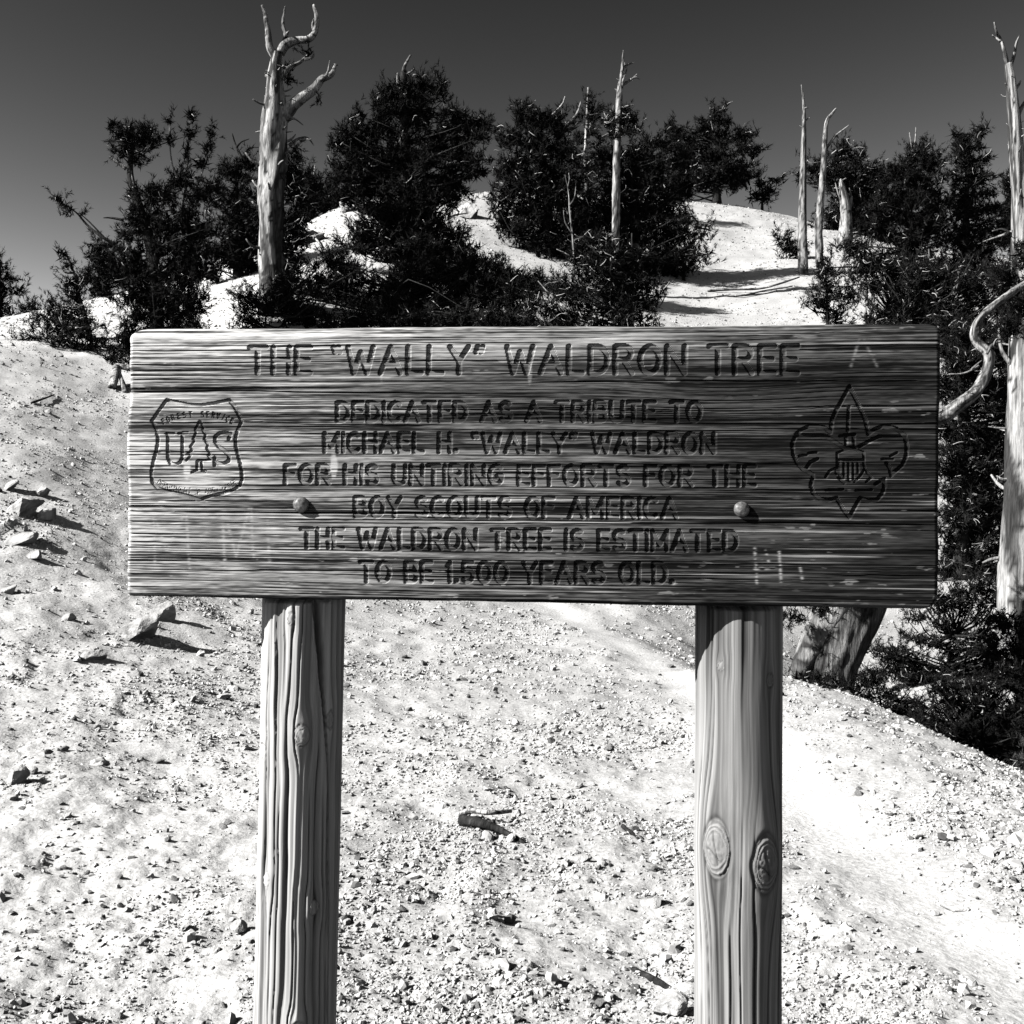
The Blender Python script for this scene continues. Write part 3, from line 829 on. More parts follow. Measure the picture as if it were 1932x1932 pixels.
    # the old gnarled tree beside the trail: leaning trunk and twisted limb
    r = snag('stout old gnarled trunk leaning behind the board over the edge of the trail', 13.2,
             [(1566, 1330), (1576, 1275), (1596, 1205), (1620, 1135), (1640, 1040), (1648, 930), (1650, 850)], [44, 41, 43, 50, 58, 54, 40],
             [(46, (1612, 1080), (1580, 1140), (1545, 1200), (1512, 1260), (1490, 1320)), (16, (1560, 1160), (1545, 1120), (1535, 1060)), (14, (1640, 900), (1700, 860), (1740, 820), (1785, 788)),
              ], 32, name='gnarled_tree', cat='old tree', lo=0.025, hi=0.17, n=56, lump=0.34, stubs=4, m=M_GNARL, per=14)
    limb(r, [13, (1740, 815), (1785, 782), (1815, 760), (1842, 740), (1858, 710), (1866, 680), (1862, 662), (1846, 648), (1838, 630), (1846, 605), (1868, 582), (1905, 555), (1935, 535), (1955, 522)], 13.2, 20, 90, True, 'twisted_limb', 0.42, 18, 0.34)
    for i, d in enumerate([(3, (1862, 668), (1872, 650), (1888, 646)), (2, (1872, 655), (1880, 640), (1892, 640)), (3, (1846, 690), (1820, 704), (1790, 706)), (2, (1830, 700), (1840, 690), (1852, 680))]):
        limb(r, d, 13.0, 3, 95 + i)
    g, tips = crown_geo([(1560, 1150, 40, 16), (1500, 1165, 26, 16), (1600, 1000, 60, 60), (1680, 950, 60, 60), (1560, 900, 60, 60), (1640, 800, 90, 70), (1450, 950, 90, 60, -1), (1350, 900, 80, 60, -2), (1450, 800, 90, 70, -1.5), (1300, 800, 70, 60, -2.5), (1200, 850, 80, 60, -2.5)], 13.0, np.random.default_rng(5), None, 0.7, 1.0)  # lobes mostly unseen behind the board, added to shade the bank
    g.part('crown', r, M_LEAF, False, 'stuff')
    # the big tree at the frame edge
    r = snag('tallest bleached trunk at the frame edge with a forked dead top and shaded foot', 14.5,
             [(1938, 1440), (1930, 1330), (1926, 1200), (1930, 1050), (1938, 900), (1937, 780), (1935, 690), (1930, 560), (1926, 480), (1923, 420), (1922, 360), (1918, 290), (1914, 220), (1908, 160), (1902, 120)],
             [54, 46, 42, 43, 40, 36, 31, 23, 18, 15.5, 13.5, 12.5, 11.5, 10, 6.5],
             [(5, (1915, 900), (1895, 905), (1880, 898)), (6, (1910, 690), (1890, 660), (1884, 620)), (4.5, (1902, 130), (1895, 98), (1888, 75), (1880, 60), (1876, 42)), (3, (1888, 78), (1880, 72), (1872, 66)),
              (4, (1906, 130), (1914, 100), (1918, 80), (1924, 66)), (5, (1918, 225), (1932, 195), (1948, 180)), (4, (1914, 170), (1922, 160), (1926, 152)), (4, (1912, 436), (1885, 446), (1855, 456)), (3, (1905, 440), (1890, 432), (1872, 436))],
             33, name='dead_tree', cat='dead tree', lo=0.10, hi=0.46, n=40, lump=0.22, stubs=40, m=M_SNAG, per=11)
    g, tips = crown_geo([(1900, 1180, 46, 30), (1950, 1250, 60, 60), (1880, 1240, 40, 40), (1930, 560, 34, 44), (1900, 520, 30, 30), (1935, 490, 40, 30), (1960, 600, 50, 60), (1905, 620, 20, 30)], 13.9, np.random.default_rng(6), None, 0.9, 1.0)
    g.part('crown', r, M_LEAF, False, 'stuff')
    pine('spiky little pine shrub at the trail side by the frame edge', 5.9, [(1935, 1660), (1934, 1600)],
         [(1915, 1640, 30, 30), (1940, 1600, 26, 30), (1895, 1620, 16, 18), (1930, 1560, 20, 20)], 34, 3, 0.6, 0.9, 10, fill=0.2, name='pine_shrub', cat='shrub', up=1.1, dark=0.06)
    pine('grey wispy bush on the shaded bank at the frame edge', 8.2, [(1928, 1470), (1930, 1440)],
         [(1925, 1455, 18, 22), (1940, 1425, 20, 24)], 35, 3, 0.7, 0.9, 8, fill=0.3, name='pine_shrub', cat='shrub', up=1.1, dark=0.07)
    # left hand mat of dwarf pine
    pine('matted dwarf pine spreading down the hillside below the slim young pine', 25, [(140, 700), (142, 670)],
         [(60, 640, 40, 20), (110, 620, 50, 24), (170, 640, 60, 30), (60, 672, 30, 16), (110, 670, 70, 26), (190, 690, 70, 36), (130, 705, 60, 16), (215, 725, 44, 18), (90, 600, 26, 14)],
         36, 4, 0.85, 1.0, 46, fill=0.5, name='dwarf_pine', cat='shrub', dark=0.017)
    pine('sparse dwarf pine sprig at the lower edge of the matted pine', 22.3, [(62, 735), (60, 722)],
         [(40, 725, 22, 9), (70, 715, 16, 10), (20, 740, 12, 8), (85, 700, 14, 8)], 37, 2, 0.6, 0.9, 8, fill=0.1, name='dwarf_pine', cat='shrub', up=0.4)
    pine('dark dwarf pine at the foot of the tall white snag', 25, [(500, 620), (502, 590)],
         [(470, 560, 26, 30), (500, 580, 44, 30), (460, 600, 30, 26), (550, 575, 44, 40), (600, 525, 44, 30), (640, 500, 40, 34), (530, 545, 26, 24)], 38, 4, 0.9, 1.0, 26, fill=0.5, name='dwarf_pine', cat='shrub')


build_trees()


# ------------------------------------------------------------------ the sign: board frame
BC = np.array([0.0142, 2.0, 1.6828])
EX = unit(np.array([1.411, -0.132, -0.0124]))
EY = unit(np.cross(np.array([0.0, 0, 1]), EX))          # pointing away from the viewer
EZ = np.cross(EX, EY)
BW, BH, BT = 1.417, 0.481, 0.052


def to_board(u, v):
    d = np.array([(u - 966) / F, 1.0, -(v - 966) / F])
    t = ((BC - CAM) @ EY) / (d @ EY)
    p = CAM + d * t - BC
    return np.array([p @ EX, p @ EZ])


def arc(cx, cy, rx, ry, a0, a1, n=9):
    a = np.radians(np.linspace(a0, a1, n))
    return [(cx + rx * math.cos(t), cy + ry * math.sin(t)) for t in a]


GLYPH = {
    'A': (.78, [[(0, 0), (.39, 1), (.78, 0)], [(.14, .33), (.64, .33)]]),
    'B': (.62, [[(0, 0), (0, 1), (.36, 1)] + arc(.36, .765, .22, .235, 90, -90, 7) + [(0, .53)], [(.36, .53)] + arc(.36, .265, .26, .265, 90, -90, 7) + [(0, 0)]]),
    'C': (.66, [arc(.36, .5, .36, .5, 48, 312, 13)]),
    'D': (.66, [[(0, 0), (0, 1), (.26, 1)] + arc(.26, .5, .40, .5, 90, -90, 11) + [(0, 0)]]),
    'E': (.55, [[(.55, 1), (0, 1), (0, 0), (.55, 0)], [(0, .52), (.46, .52)]]),
    'F': (.53, [[(.53, 1), (0, 1), (0, 0)], [(0, .52), (.44, .52)]]),
    'G': (.70, [arc(.36, .5, .36, .5, 48, 322, 14) + [(.68, .46), (.42, .46)]]),
    'H': (.64, [[(0, 0), (0, 1)], [(.64, 0), (.64, 1)], [(0, .52), (.64, .52)]]),
    'I': (.0, [[(0, 0), (0, 1)]]),
    'L': (.52, [[(0, 1), (0, 0), (.52, 0)]]),
    'M': (.80, [[(0, 0), (0, 1), (.40, .25), (.80, 1), (.80, 0)]]),
    'N': (.66, [[(0, 0), (0, 1), (.66, 0), (.66, 1)]]),
    'O': (.72, [arc(.36, .5, .36, .5, 0, 360, 19)]),
    'P': (.60, [[(0, 0), (0, 1), (.34, 1)] + arc(.34, .75, .26, .25, 90, -90, 8) + [(0, .5)]]),
    'R': (.64, [[(0, 0), (0, 1), (.34, 1)] + arc(.34, .75, .26, .25, 90, -90, 8) + [(0, .5)], [(.30, .5), (.64, 0)]]),
    'S': (.60, [arc(.30, .755, .28, .245, 40, 270, 9) + arc(.30, .255, .30, .255, 90, -145, 10)]),
    'T': (.66, [[(0, 1), (.66, 1)], [(.33, 1), (.33, 0)]]),
    'U': (.66, [[(0, 1), (0, .32)] + arc(.33, .32, .33, .32, 180, 360, 9) + [(.66, 1)]]),
    'V': (.74, [[(0, 1), (.37, 0), (.74, 1)]]),
    'W': (1.0, [[(0, 1), (.24, 0), (.5, .8), (.76, 0), (1.0, 1)]]),
    'Y': (.72, [[(0, 1), (.36, .45), (.72, 1)], [(.36, .45), (.36, 0)]]),
    '1': (.16, [[(0, .82), (.14, 1), (.14, 0)]]),
    '5': (.60, [[(.54, 1), (.08, 1), (.03, .56)] + arc(.28, .33, .31, .33, 120, -140, 11)]),
    '0': (.66, [arc(.33, .5, .33, .5, 0, 360, 19)]),
    '.': (.10, [[(0, .03), (.08, .03), (.08, .09), (0, .09), (0, .03)]]),
    '<': (.28, [[(.06, .80), (.0, 1.0)], [(.26, .80), (.2, 1.0)]]),
    '>': (.28, [[(.0, .80), (.06, 1.0)], [(.2, .80), (.26, 1.0)]]),
}
TRACK, SPACE = .30, .62


def text_strokes(txt, p0, p1, h):
    """strokes of a line of router lettering from board point p0 to p1 (baseline), cap height h"""
    w, x, items = 0.0, 0.0, []
    for ch in txt:
        if ch == ' ':
            x += SPACE; continue
        gw, st = GLYPH[ch]
        items.append((x, st)); w = x + gw
        x = w + TRACK
    p0 = np.array(p0); e = np.array(p1) - p0
    up = np.array([-e[1], e[0]]); up = up / np.linalg.norm(up) * h
    return [[p0 + e * ((x0 + a) / w) + up * b for a, b in s] for x0, st in items for s in st]


def bp(pts, dx=0, dy=0):
    return [to_board(u + dx, v + dy) for u, v in pts]


def build_board(root):
    NX, NZ = 900, 520
    r = np.random.default_rng(3)
    zl = np.linspace(-BH / 2, BH / 2, NZ)
    sl = np.linspace(0, 1, NX)
    zz = zl[:, None]

    def inset(z, rt, rb):
        top = np.clip(z - (BH / 2 - rt), 0, rt); bot = np.clip((-BH / 2 + rb) - z, 0, rb)
        return rt - np.sqrt(rt * rt - top * top) + rb - np.sqrt(np.maximum(rb * rb - bot * bot, 0))
    xl = -BW / 2 + inset(zz, .022, .009) + .0034 * fbm(zz * 16, zz * 0, 5, 4) - .003 * np.exp(-((zz - .02) / .05) ** 2)
    xr = BW / 2 - inset(zz, .008, .024) + .0022 * fbm(zz * 14 + 40, zz * 0, 6, 3)
    X = xl + (xr - xl) * sl[None]
    Z = np.repeat(zz, NX, 1)
    Z = Z + (.0022 * fbm(X * 7, X * 0 + 3, 8, 4)) * np.abs(Z / (BH / 2)) ** 8

    # carved lines: distance to router strokes
    D = np.full(X.shape, 1.0)

    def carve(strokes, hw, lim=1.0):
        for s in strokes:
            s = np.asarray(s)
            for a, b in zip(s[:-1], s[1:]):
                m = hw + .004
                i0, i1 = np.searchsorted(zl, [min(a[1], b[1]) - m, max(a[1], b[1]) + m])
                j0 = int((min(a[0], b[0]) - m + BW / 2) / BW * NX) - 3; j1 = int((max(a[0], b[0]) + m + BW / 2) / BW * NX) + 4
                j0 = max(j0, 0); j1 = min(j1, NX)
                if i1 <= i0 or j1 <= j0: continue
                x = X[i0:i1, j0:j1]; z = Z[i0:i1, j0:j1]
                e = b - a
                t = np.clip(((x - a[0]) * e[0] + (z - a[1]) * e[1]) / max(e @ e, 1e-12), 0, 1)
                d = np.hypot(x - a[0] - t * e[0], z - a[1] - t * e[1]) - hw + (1 - lim) * .0012
                D[i0:i1, j0:j1] = np.minimum(D[i0:i1, j0:j1], d)
    for txt, u0, u1, v0, v1, h in [
        ('THE <WALLY> WALDRON TREE', 470, 1505, 704, 704, 50),
        ('DEDICATED AS A TRIBUTE TO', 636, 1322, 794, 794, 35),
        ('MICHAEL H. <WALLY> WALDRON', 612, 1347, 852, 854, 35),
        ('FOR HIS UNTIRING EFFORTS FOR THE', 538, 1424, 912, 916, 35),
        ('BOY SCOUTS OF AMERICA', 670, 1276, 974, 977, 36),
        ('THE WALDRON TREE IS ESTIMATED', 568, 1390, 1033, 1039, 36),
        ('TO BE 1.500 YEARS OLD.', 680, 1270, 1097, 1100, 37)]:
        carve(text_strokes(txt, to_board(u0, v0), to_board(u1, v1), h / F * 2.0), .0050 if h > 45 else .0043)
    # shield on the west end:  pixel coordinates of an enlarged view of the badge
    k = 300 / 1705 * 1932 / 2448
    S = lambda pts: bp([(340 * 1932 / 2448 + x * k, 900 * 1932 / 2448 + y * k) for x, y in pts])
    out = [(330, 320), (470, 352), (640, 385), (800, 388), (960, 368), (1180, 322), (1250, 400), (1350, 605), (1295, 730), (1262, 850), (1275, 985), (1315, 1130),
           (1350, 1280), (1358, 1400), (1320, 1490), (1220, 1550), (1080, 1595), (930, 1625), (775, 1680),
           (640, 1625), (480, 1590), (330, 1560), (210, 1520), (130, 1430), (122, 1300), (150, 1150), (195, 990), (215, 850), (190, 720), (130, 600), (220, 470), (330, 320)]
    carve([S(out)], .0034)
    carve([S([(330, 775), (420, 775)]), S([(500, 770), (610, 765)]), S([(345, 790), (345, 1110), (380, 1180), (450, 1195), (510, 1170), (540, 1110), (545, 780)])], .0033)
    carve([S([(1200, 780), (1120, 765), (1040, 775), (990, 820), (985, 880), (1030, 950), (1120, 1010), (1180, 1080), (1170, 1150), (1110, 1180), (1030, 1180), (980, 1150)]),
           S([(1175, 850), (1195, 790)]), S([(980, 1105), (980, 1205)])], .0036)
    carve([S([(775, 610), (715, 720), (735, 750), (690, 850), (705, 880), (650, 955), (675, 1000), (620, 1045), (660, 1070), (600, 1140)]),
           S([(785, 610), (830, 690), (815, 720), (860, 800), (840, 850), (890, 930), (870, 980), (920, 1050), (890, 1070), (930, 1130), (760, 1140)])], .0024)
    carve([S([(745, 1150), (745, 1270), (670, 1305)]), S([(800, 1150), (810, 1275), (860, 1295)])], .0026)

    def arc_text(txt, p):
        c = np.array(p, float)
        n = len(txt)
        st = []
        for i, ch in enumerate(txt):
            if ch == ' ': continue
            t = i / (n - 1) * (len(c) - 1); a = min(int(t), len(c) - 2)
            q = c[a] + (c[a + 1] - c[a]) * (t - a); e = c[a + 1] - c[a]; e = e / np.linalg.norm(e)
            gw, g = GLYPH[ch]
            for s in g:
                st.append(S([tuple(q + e * (x - gw / 2) * 52 + np.array([e[1], -e[0]]) * y * 74) for x, y in s]))
        return st
    carve(arc_text('FOREST SERVICE', [(300, 645), (440, 585), (600, 556), (780, 552), (940, 556), (1080, 580), (1200, 640)]), .0016, .4)
    carve(arc_text('DEPARTMENT OF AGRICULTURE', [(215, 1470), (330, 1535), (480, 1570), (640, 1590), (775, 1610), (930, 1590), (1080, 1560), (1200, 1525), (1290, 1460)]), .0012, .2)
    # lily badge on the other end
    k2 = 360 / 1932 * 1932 / 2448
    Q = lambda pts: bp([(1900 * 1932 / 2448 + x * k2, 900 * 1932 / 2448 + y * k2) for x, y in pts])
    carve([Q([(705, 125), (770, 260), (850, 420), (910, 560), (945, 740)]), Q([(705, 125), (620, 280), (530, 440), (480, 560), (460, 720)]),
           Q([(460, 720), (380, 655), (280, 640), (170, 645), (90, 680), (20, 740)]), Q([(20, 755), (400, 765), (620, 905)]),
           Q([(945, 740), (1020, 680), (1120, 640), (1220, 645), (1310, 675), (1420, 760)]), Q([(1420, 770), (1080, 770), (960, 830), (830, 900)]),
           Q([(1420, 775), (1440, 900), (1430, 1030), (1380, 1140), (1240, 1260)]), Q([(1240, 1270), (1225, 1180), (1180, 1110)]),
           Q([(20, 745), (-30, 860), (-20, 1000), (30, 1110), (110, 1190), (230, 1255)]), Q([(140, 1200), (200, 1100), (290, 1060)]),
           Q([(235, 1290), (205, 1400), (240, 1500), (330, 1570), (430, 1590), (530, 1560)]), Q([(540, 1560), (620, 1700), (705, 1805)]), Q([(705, 1805), (770, 1680), (840, 1560)]),
           Q([(840, 1560), (950, 1600), (1060, 1580), (1130, 1500), (1150, 1410), (1150, 1310), (1040, 1380)])], .0036)
    carve([Q([(700, 390), (690, 540), (685, 700)]), Q([(585, 765), (770, 745)]), Q([(660, 770), (655, 900)]), Q([(755, 770), (765, 900)]), Q([(640, 910), (790, 910)])], .0030)
    carve([Q([(540, 985), (620, 950), (705, 930), (790, 945), (880, 975), (895, 1170)]), Q([(540, 985), (545, 1150), (560, 1240), (640, 1340), (720, 1350)]), Q([(900, 1180), (850, 1270), (770, 1350)])], .0024)
    carve([Q([(560, 1070), (870, 1075)])], .0028)
    carve([Q([(x, 1110), (x, y)]) for x, y in ((575, 1230), (635, 1300), (695, 1330), (750, 1320), (810, 1230))], .0024)
    carve([Q([(400, 1290), (450, 1210), (520, 1180), (540, 1250)]), Q([(560, 1300), (640, 1370)]), Q([(900, 1190), (990, 1290), (920, 1350)]), Q([(410, 1460), (620, 1450)]), Q([(790, 1460), (990, 1455)])], .0026)
    carve([Q([(180, 985), (280, 975)]), Q([(60, 1020), (150, 1010)]), Q([(1230, 1020), (1310, 980)]), Q([(1120, 1060), (1260, 1065)])], .0030, .7)
    # idle knife cuts
    for _ in range(26):
        u = r.uniform(260, 1760); v = r.uniform(640, 1130); a = r.uniform(-.5, .5); L = r.uniform(6, 18)
        carve([bp([(u, v), (u + L * math.cos(a), v - L * math.sin(a))])], .0008, .0)

    cut = sstep(.0004, -.0008, D) * np.clip(.90 + .30 * fbm(X * 30, Z * 200, 61, 3), .45, 1.15)

    # grain: nearly straight lines that wander, opened into ridges by the weather
    warp = .0042 * fbm(X * 1.2, Z * 5, 71, 3) + .0008 * fbm(X * 7, Z * 40, 73, 3)
    warp = warp + .010 * np.exp(-((X - .36) / .16) ** 2 - ((Z - .12) / .035) ** 2)
    G = Z + warp
    ln = vn(X * 1.3, G * 470, 81) * .55 + vn(X * 3.0, G * 800, 82) * .34 + vn(X * 1.0, G * 170, 83) * .33
    ln2 = vn(X * 14.0, G * 900, 84)
    patch = sstep(-.5, .5, fbm(X * 2.2, G * 46, 85, 3))            # how open the grain is
    gro = sstep(.05, -.42, ln + .22 * ln2 + .25 * vn(X * 4.0, G * 90, 87))
    crack = sstep(.50, .66, vn(X * 1.3, G * 210, 89) + .2 * ln2) * sstep(-.15, .3, fbm(X * 3.0, G * 60, 86, 2))
    rel = (-gro * (.0003 + .0011 * patch) + ln2 * .00016 - crack * .0018) * (1 - .75 * np.clip(cut, 0, 1))
    rel = rel + .0018 * fbm(X * 1.4, Z * 9, 88, 2) + .00035 * fbm(X * 40, Z * 200, 90, 2)
    # long splits along the grain
    spl = np.zeros_like(X)
    for u0, v0, u1, v1, w in [(236, 738, 930, 742, .0011), (330, 966, 1010, 968, .0012), (240, 1074, 820, 1078, .0008), (980, 722, 1770, 716, .0008), (1180, 985, 1772, 992, .0010), (240, 690, 520, 692, .0007), (1350, 905, 1772, 905, .0008)]:
        a_, b_ = to_board(u0, v0), to_board(u1, v1)
        t_ = (X - a_[0]) / (b_[0] - a_[0])
        zc = a_[1] + (b_[1] - a_[1]) * t_ + .0030 * fbm(X * 4, X * 0 + v0, 141, 3)
        wd = w * (.5 + .9 * np.abs(fbm(X * 9, X * 0 + v0, 143, 2)) + .3) * sstep(0, .06, t_) * sstep(1, .9, t_) + 1e-6
        spl = np.maximum(spl, np.exp(-((Z - zc) / wd) ** 2) * (t_ > 0) * (t_ < 1))
    rel = rel - .0030 * spl
    # rounded arrises
    e = np.minimum(X - xl, xr - X); et = BH / 2 - zz; eb = zz + BH / 2
    rnd = .007 * (1 - np.clip(e / .008, 0, 1)) ** 2 + .016 * (1 - np.clip(et / .017, 0, 1)) ** 2 + .006 * (1 - np.clip(eb / .008, 0, 1)) ** 2
    depth = .0034 * cut - rel + np.minimum(rnd, .02)
    # grey value: weathered silver ridges, shade painted between them; light painted towards the west end and top edge
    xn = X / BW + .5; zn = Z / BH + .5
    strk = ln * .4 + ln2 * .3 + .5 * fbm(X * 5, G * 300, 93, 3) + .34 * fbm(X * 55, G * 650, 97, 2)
    base_tone = .46 * np.exp(-2.9 * xn) * (.80 + .25 * zn) + .16 * sstep(.80, .98, zn) * (1 - .75 * xn) + .14 * np.exp(-(xn / .03) ** 2)  # raking light painted into the tone: west end and top edge paler
    base_tone = base_tone * (1 + .55 * fbm(X * 1.7, G * 26, 91, 3) + .5 * fbm(X * 7, G * 110, 92, 3))
    tone = np.maximum(base_tone, .016) * (.18 + 1.75 * sstep(-.45, .6, strk)) * (1 - .80 * gro * (.5 + .5 * patch) * (1 - .5 * np.clip(cut, 0, 1))) * (1 - .7 * crack)  # groove and crack shade painted in along with the grain streaks
    # a few silver ridges left proud in the dark part
    tone = tone + .26 * sstep(.40, .62, vn(X * 1.6, G * 320, 94) + .2 * ln2) * sstep(-.1, .4, fbm(X * 2.5, G * 70, 95, 2)) * (1 - gro)
    # bird droppings, pale scratches and rubbed initials
    def smear(u, v, ru, rv, k_=1.0, sd=0):
        c = to_board(u, v)
        d = np.hypot((X - c[0]) / (ru / F * 2), (Z - c[1]) / (rv / F * 2)) + .5 * fbm(X * 90, Z * 40, 101 + sd, 3)
        return k_ * sstep(1.1, .5, d)
    pale = smear(353, 885, 9, 22, .8) + smear(630, 880, 7, 26, .8, 1) + smear(720, 700, 4, 30, .3, 2) + smear(1000, 700, 5, 30, .25, 3)
    tone = tone + (.60 - tone) * np.clip(pale, 0, 1)
    S2 = np.zeros_like(X)

    def scratch(pts, w, k_):
        pts = bp(pts)
        for a, b in zip(pts[:-1], pts[1:]):
            e_ = b - a
            t = np.clip(((X - a[0]) * e_[0] + (Z - a[1]) * e_[1]) / (e_ @ e_), 0, 1)
            d = np.hypot(X - a[0] - t * e_[0], Z - a[1] - t * e_[1])
            S2[:] = np.maximum(S2, k_ * np.exp(-(d / w) ** 2) * sstep(-.25, .25, fbm(X * 60, G * 500, 111, 2)))
    for pts in [[(290, 975), (292, 1060)], [(292, 975), (315, 1040), (345, 975)], [(352, 975), (358, 1085)], [(420, 965), (424, 1070)], [(424, 965), (445, 1050), (470, 960)], [(474, 960), (478, 1050)], [(380, 1010), (400, 1000)], [(505, 985), (508, 1060)]]:
        scratch(pts, .0030, .6)
    for pts in [[(1424, 1035), (1428, 1100)], [(1470, 1040), (1474, 1100)], [(1424, 1075), (1474, 1070)], [(1510, 1070), (1514, 1095)], [(1445, 1040), (1450, 1060)]]:
        scratch(pts, .0024, .62)
    for pts in [[(1622, 640), (1606, 690)], [(1630, 640), (1655, 690)], [(1612, 672), (1650, 670)]]:
        scratch(pts, .0024, .3)
    tone = tone + (.55 - tone) * S2 * .85
    chip = sstep(.50, .62, fbm(X * 34, G * 150, 151, 3)) * sstep(.05, .5, fbm(X * 3, Z * 6, 153, 2) + .15)
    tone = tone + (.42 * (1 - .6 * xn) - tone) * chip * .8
    tone = tone * (1 - .10 * np.clip(cut, 0, 1)) * (1 - .75 * spl)
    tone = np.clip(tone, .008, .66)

    loc = np.stack([X, depth, Z], -1)
    W = lambda q: BC + q[..., 0:1] * EX + q[..., 1:2] * EY + q[..., 2:3] * EZ
    v = W(loc).reshape(-1, 3)
    i = np.arange(NX * NZ).reshape(NZ, NX)
    f = [np.stack([i[:-1, :-1], i[:-1, 1:], i[1:, 1:], i[1:, :-1]], -1).reshape(-1, 4)]
    # edges and back
    ring = np.concatenate([i[0, :], i[1:, -1], i[-1, -2::-1], i[-2:0:-1, 0]])
    lr = loc.reshape(-1, 3)[ring]
    n = len(ring); base = NX * NZ
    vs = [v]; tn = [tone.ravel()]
    steps = [None, .018, .036, BT]
    prev = None
    for q, dpt in enumerate(steps):
        a = lr.copy()
        if dpt is not None:
            a[:, 1] = dpt
            a[:, 0] += np.sign(a[:, 0]) * (.001 if q < 3 else -.003); a[:, 2] += np.sign(a[:, 2]) * (.001 if q < 3 else -.003)
        vs.append(W(a)); tn.append(np.clip(.22 + .2 * fbm(a[:, 0] * 60, a[:, 2] * 60 + q * 3, 121, 3), .05, .5))
        cur = base + np.arange(n); base += n
        if prev is not None:
            f.append(np.stack([np.roll(prev, -1), prev, cur, np.roll(cur, -1)], -1))
        prev = cur
    vs.append(W(np.array([[0, BT, 0]]))); tn.append(np.array([.2]))
    tri = np.stack([prev, np.full(n, base), np.roll(prev, -1)], -1)[:, ::-1]
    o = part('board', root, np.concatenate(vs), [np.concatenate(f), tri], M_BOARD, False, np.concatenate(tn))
    return o


def build_bolt(root, u, v, r_px):
    c = to_board(u, v)
    R = r_px / F * 2.0
    nr, nt = 12, 32
    vs = []
    for a in range(nr + 1):
        ph = a / nr * math.pi / 2
        rr = R * math.sin(ph); h = .75 * R * math.cos(ph)
        for b in range(nt):
            th = 2 * math.pi * b / nt
            vs.append((c[0] + rr * math.cos(th), -h - .001, c[1] + rr * math.sin(th)))
    for b in range(nt):
        th = 2 * math.pi * b / nt
        vs.append((c[0] + R * math.cos(th), .006, c[1] + R * math.sin(th)))
    q = np.array(vs)
    q[:, 0] += .0003 * vn(q[:, 0] * 300, q[:, 2] * 300, 4); q[:, 1] += .0004 * vn(q[:, 0] * 250, q[:, 2] * 250, 5)
    i = np.arange((nr + 2) * nt).reshape(nr + 2, nt); j = np.roll(i, -1, 1)
    f = np.stack([i[:-1], j[:-1], j[1:], i[1:]], -1).reshape(-1, 4)
    part('bolt', root, BC + q[:, 0:1] * EX + q[:, 1:2] * EY + q[:, 2:3] * EZ, f, M_METAL)


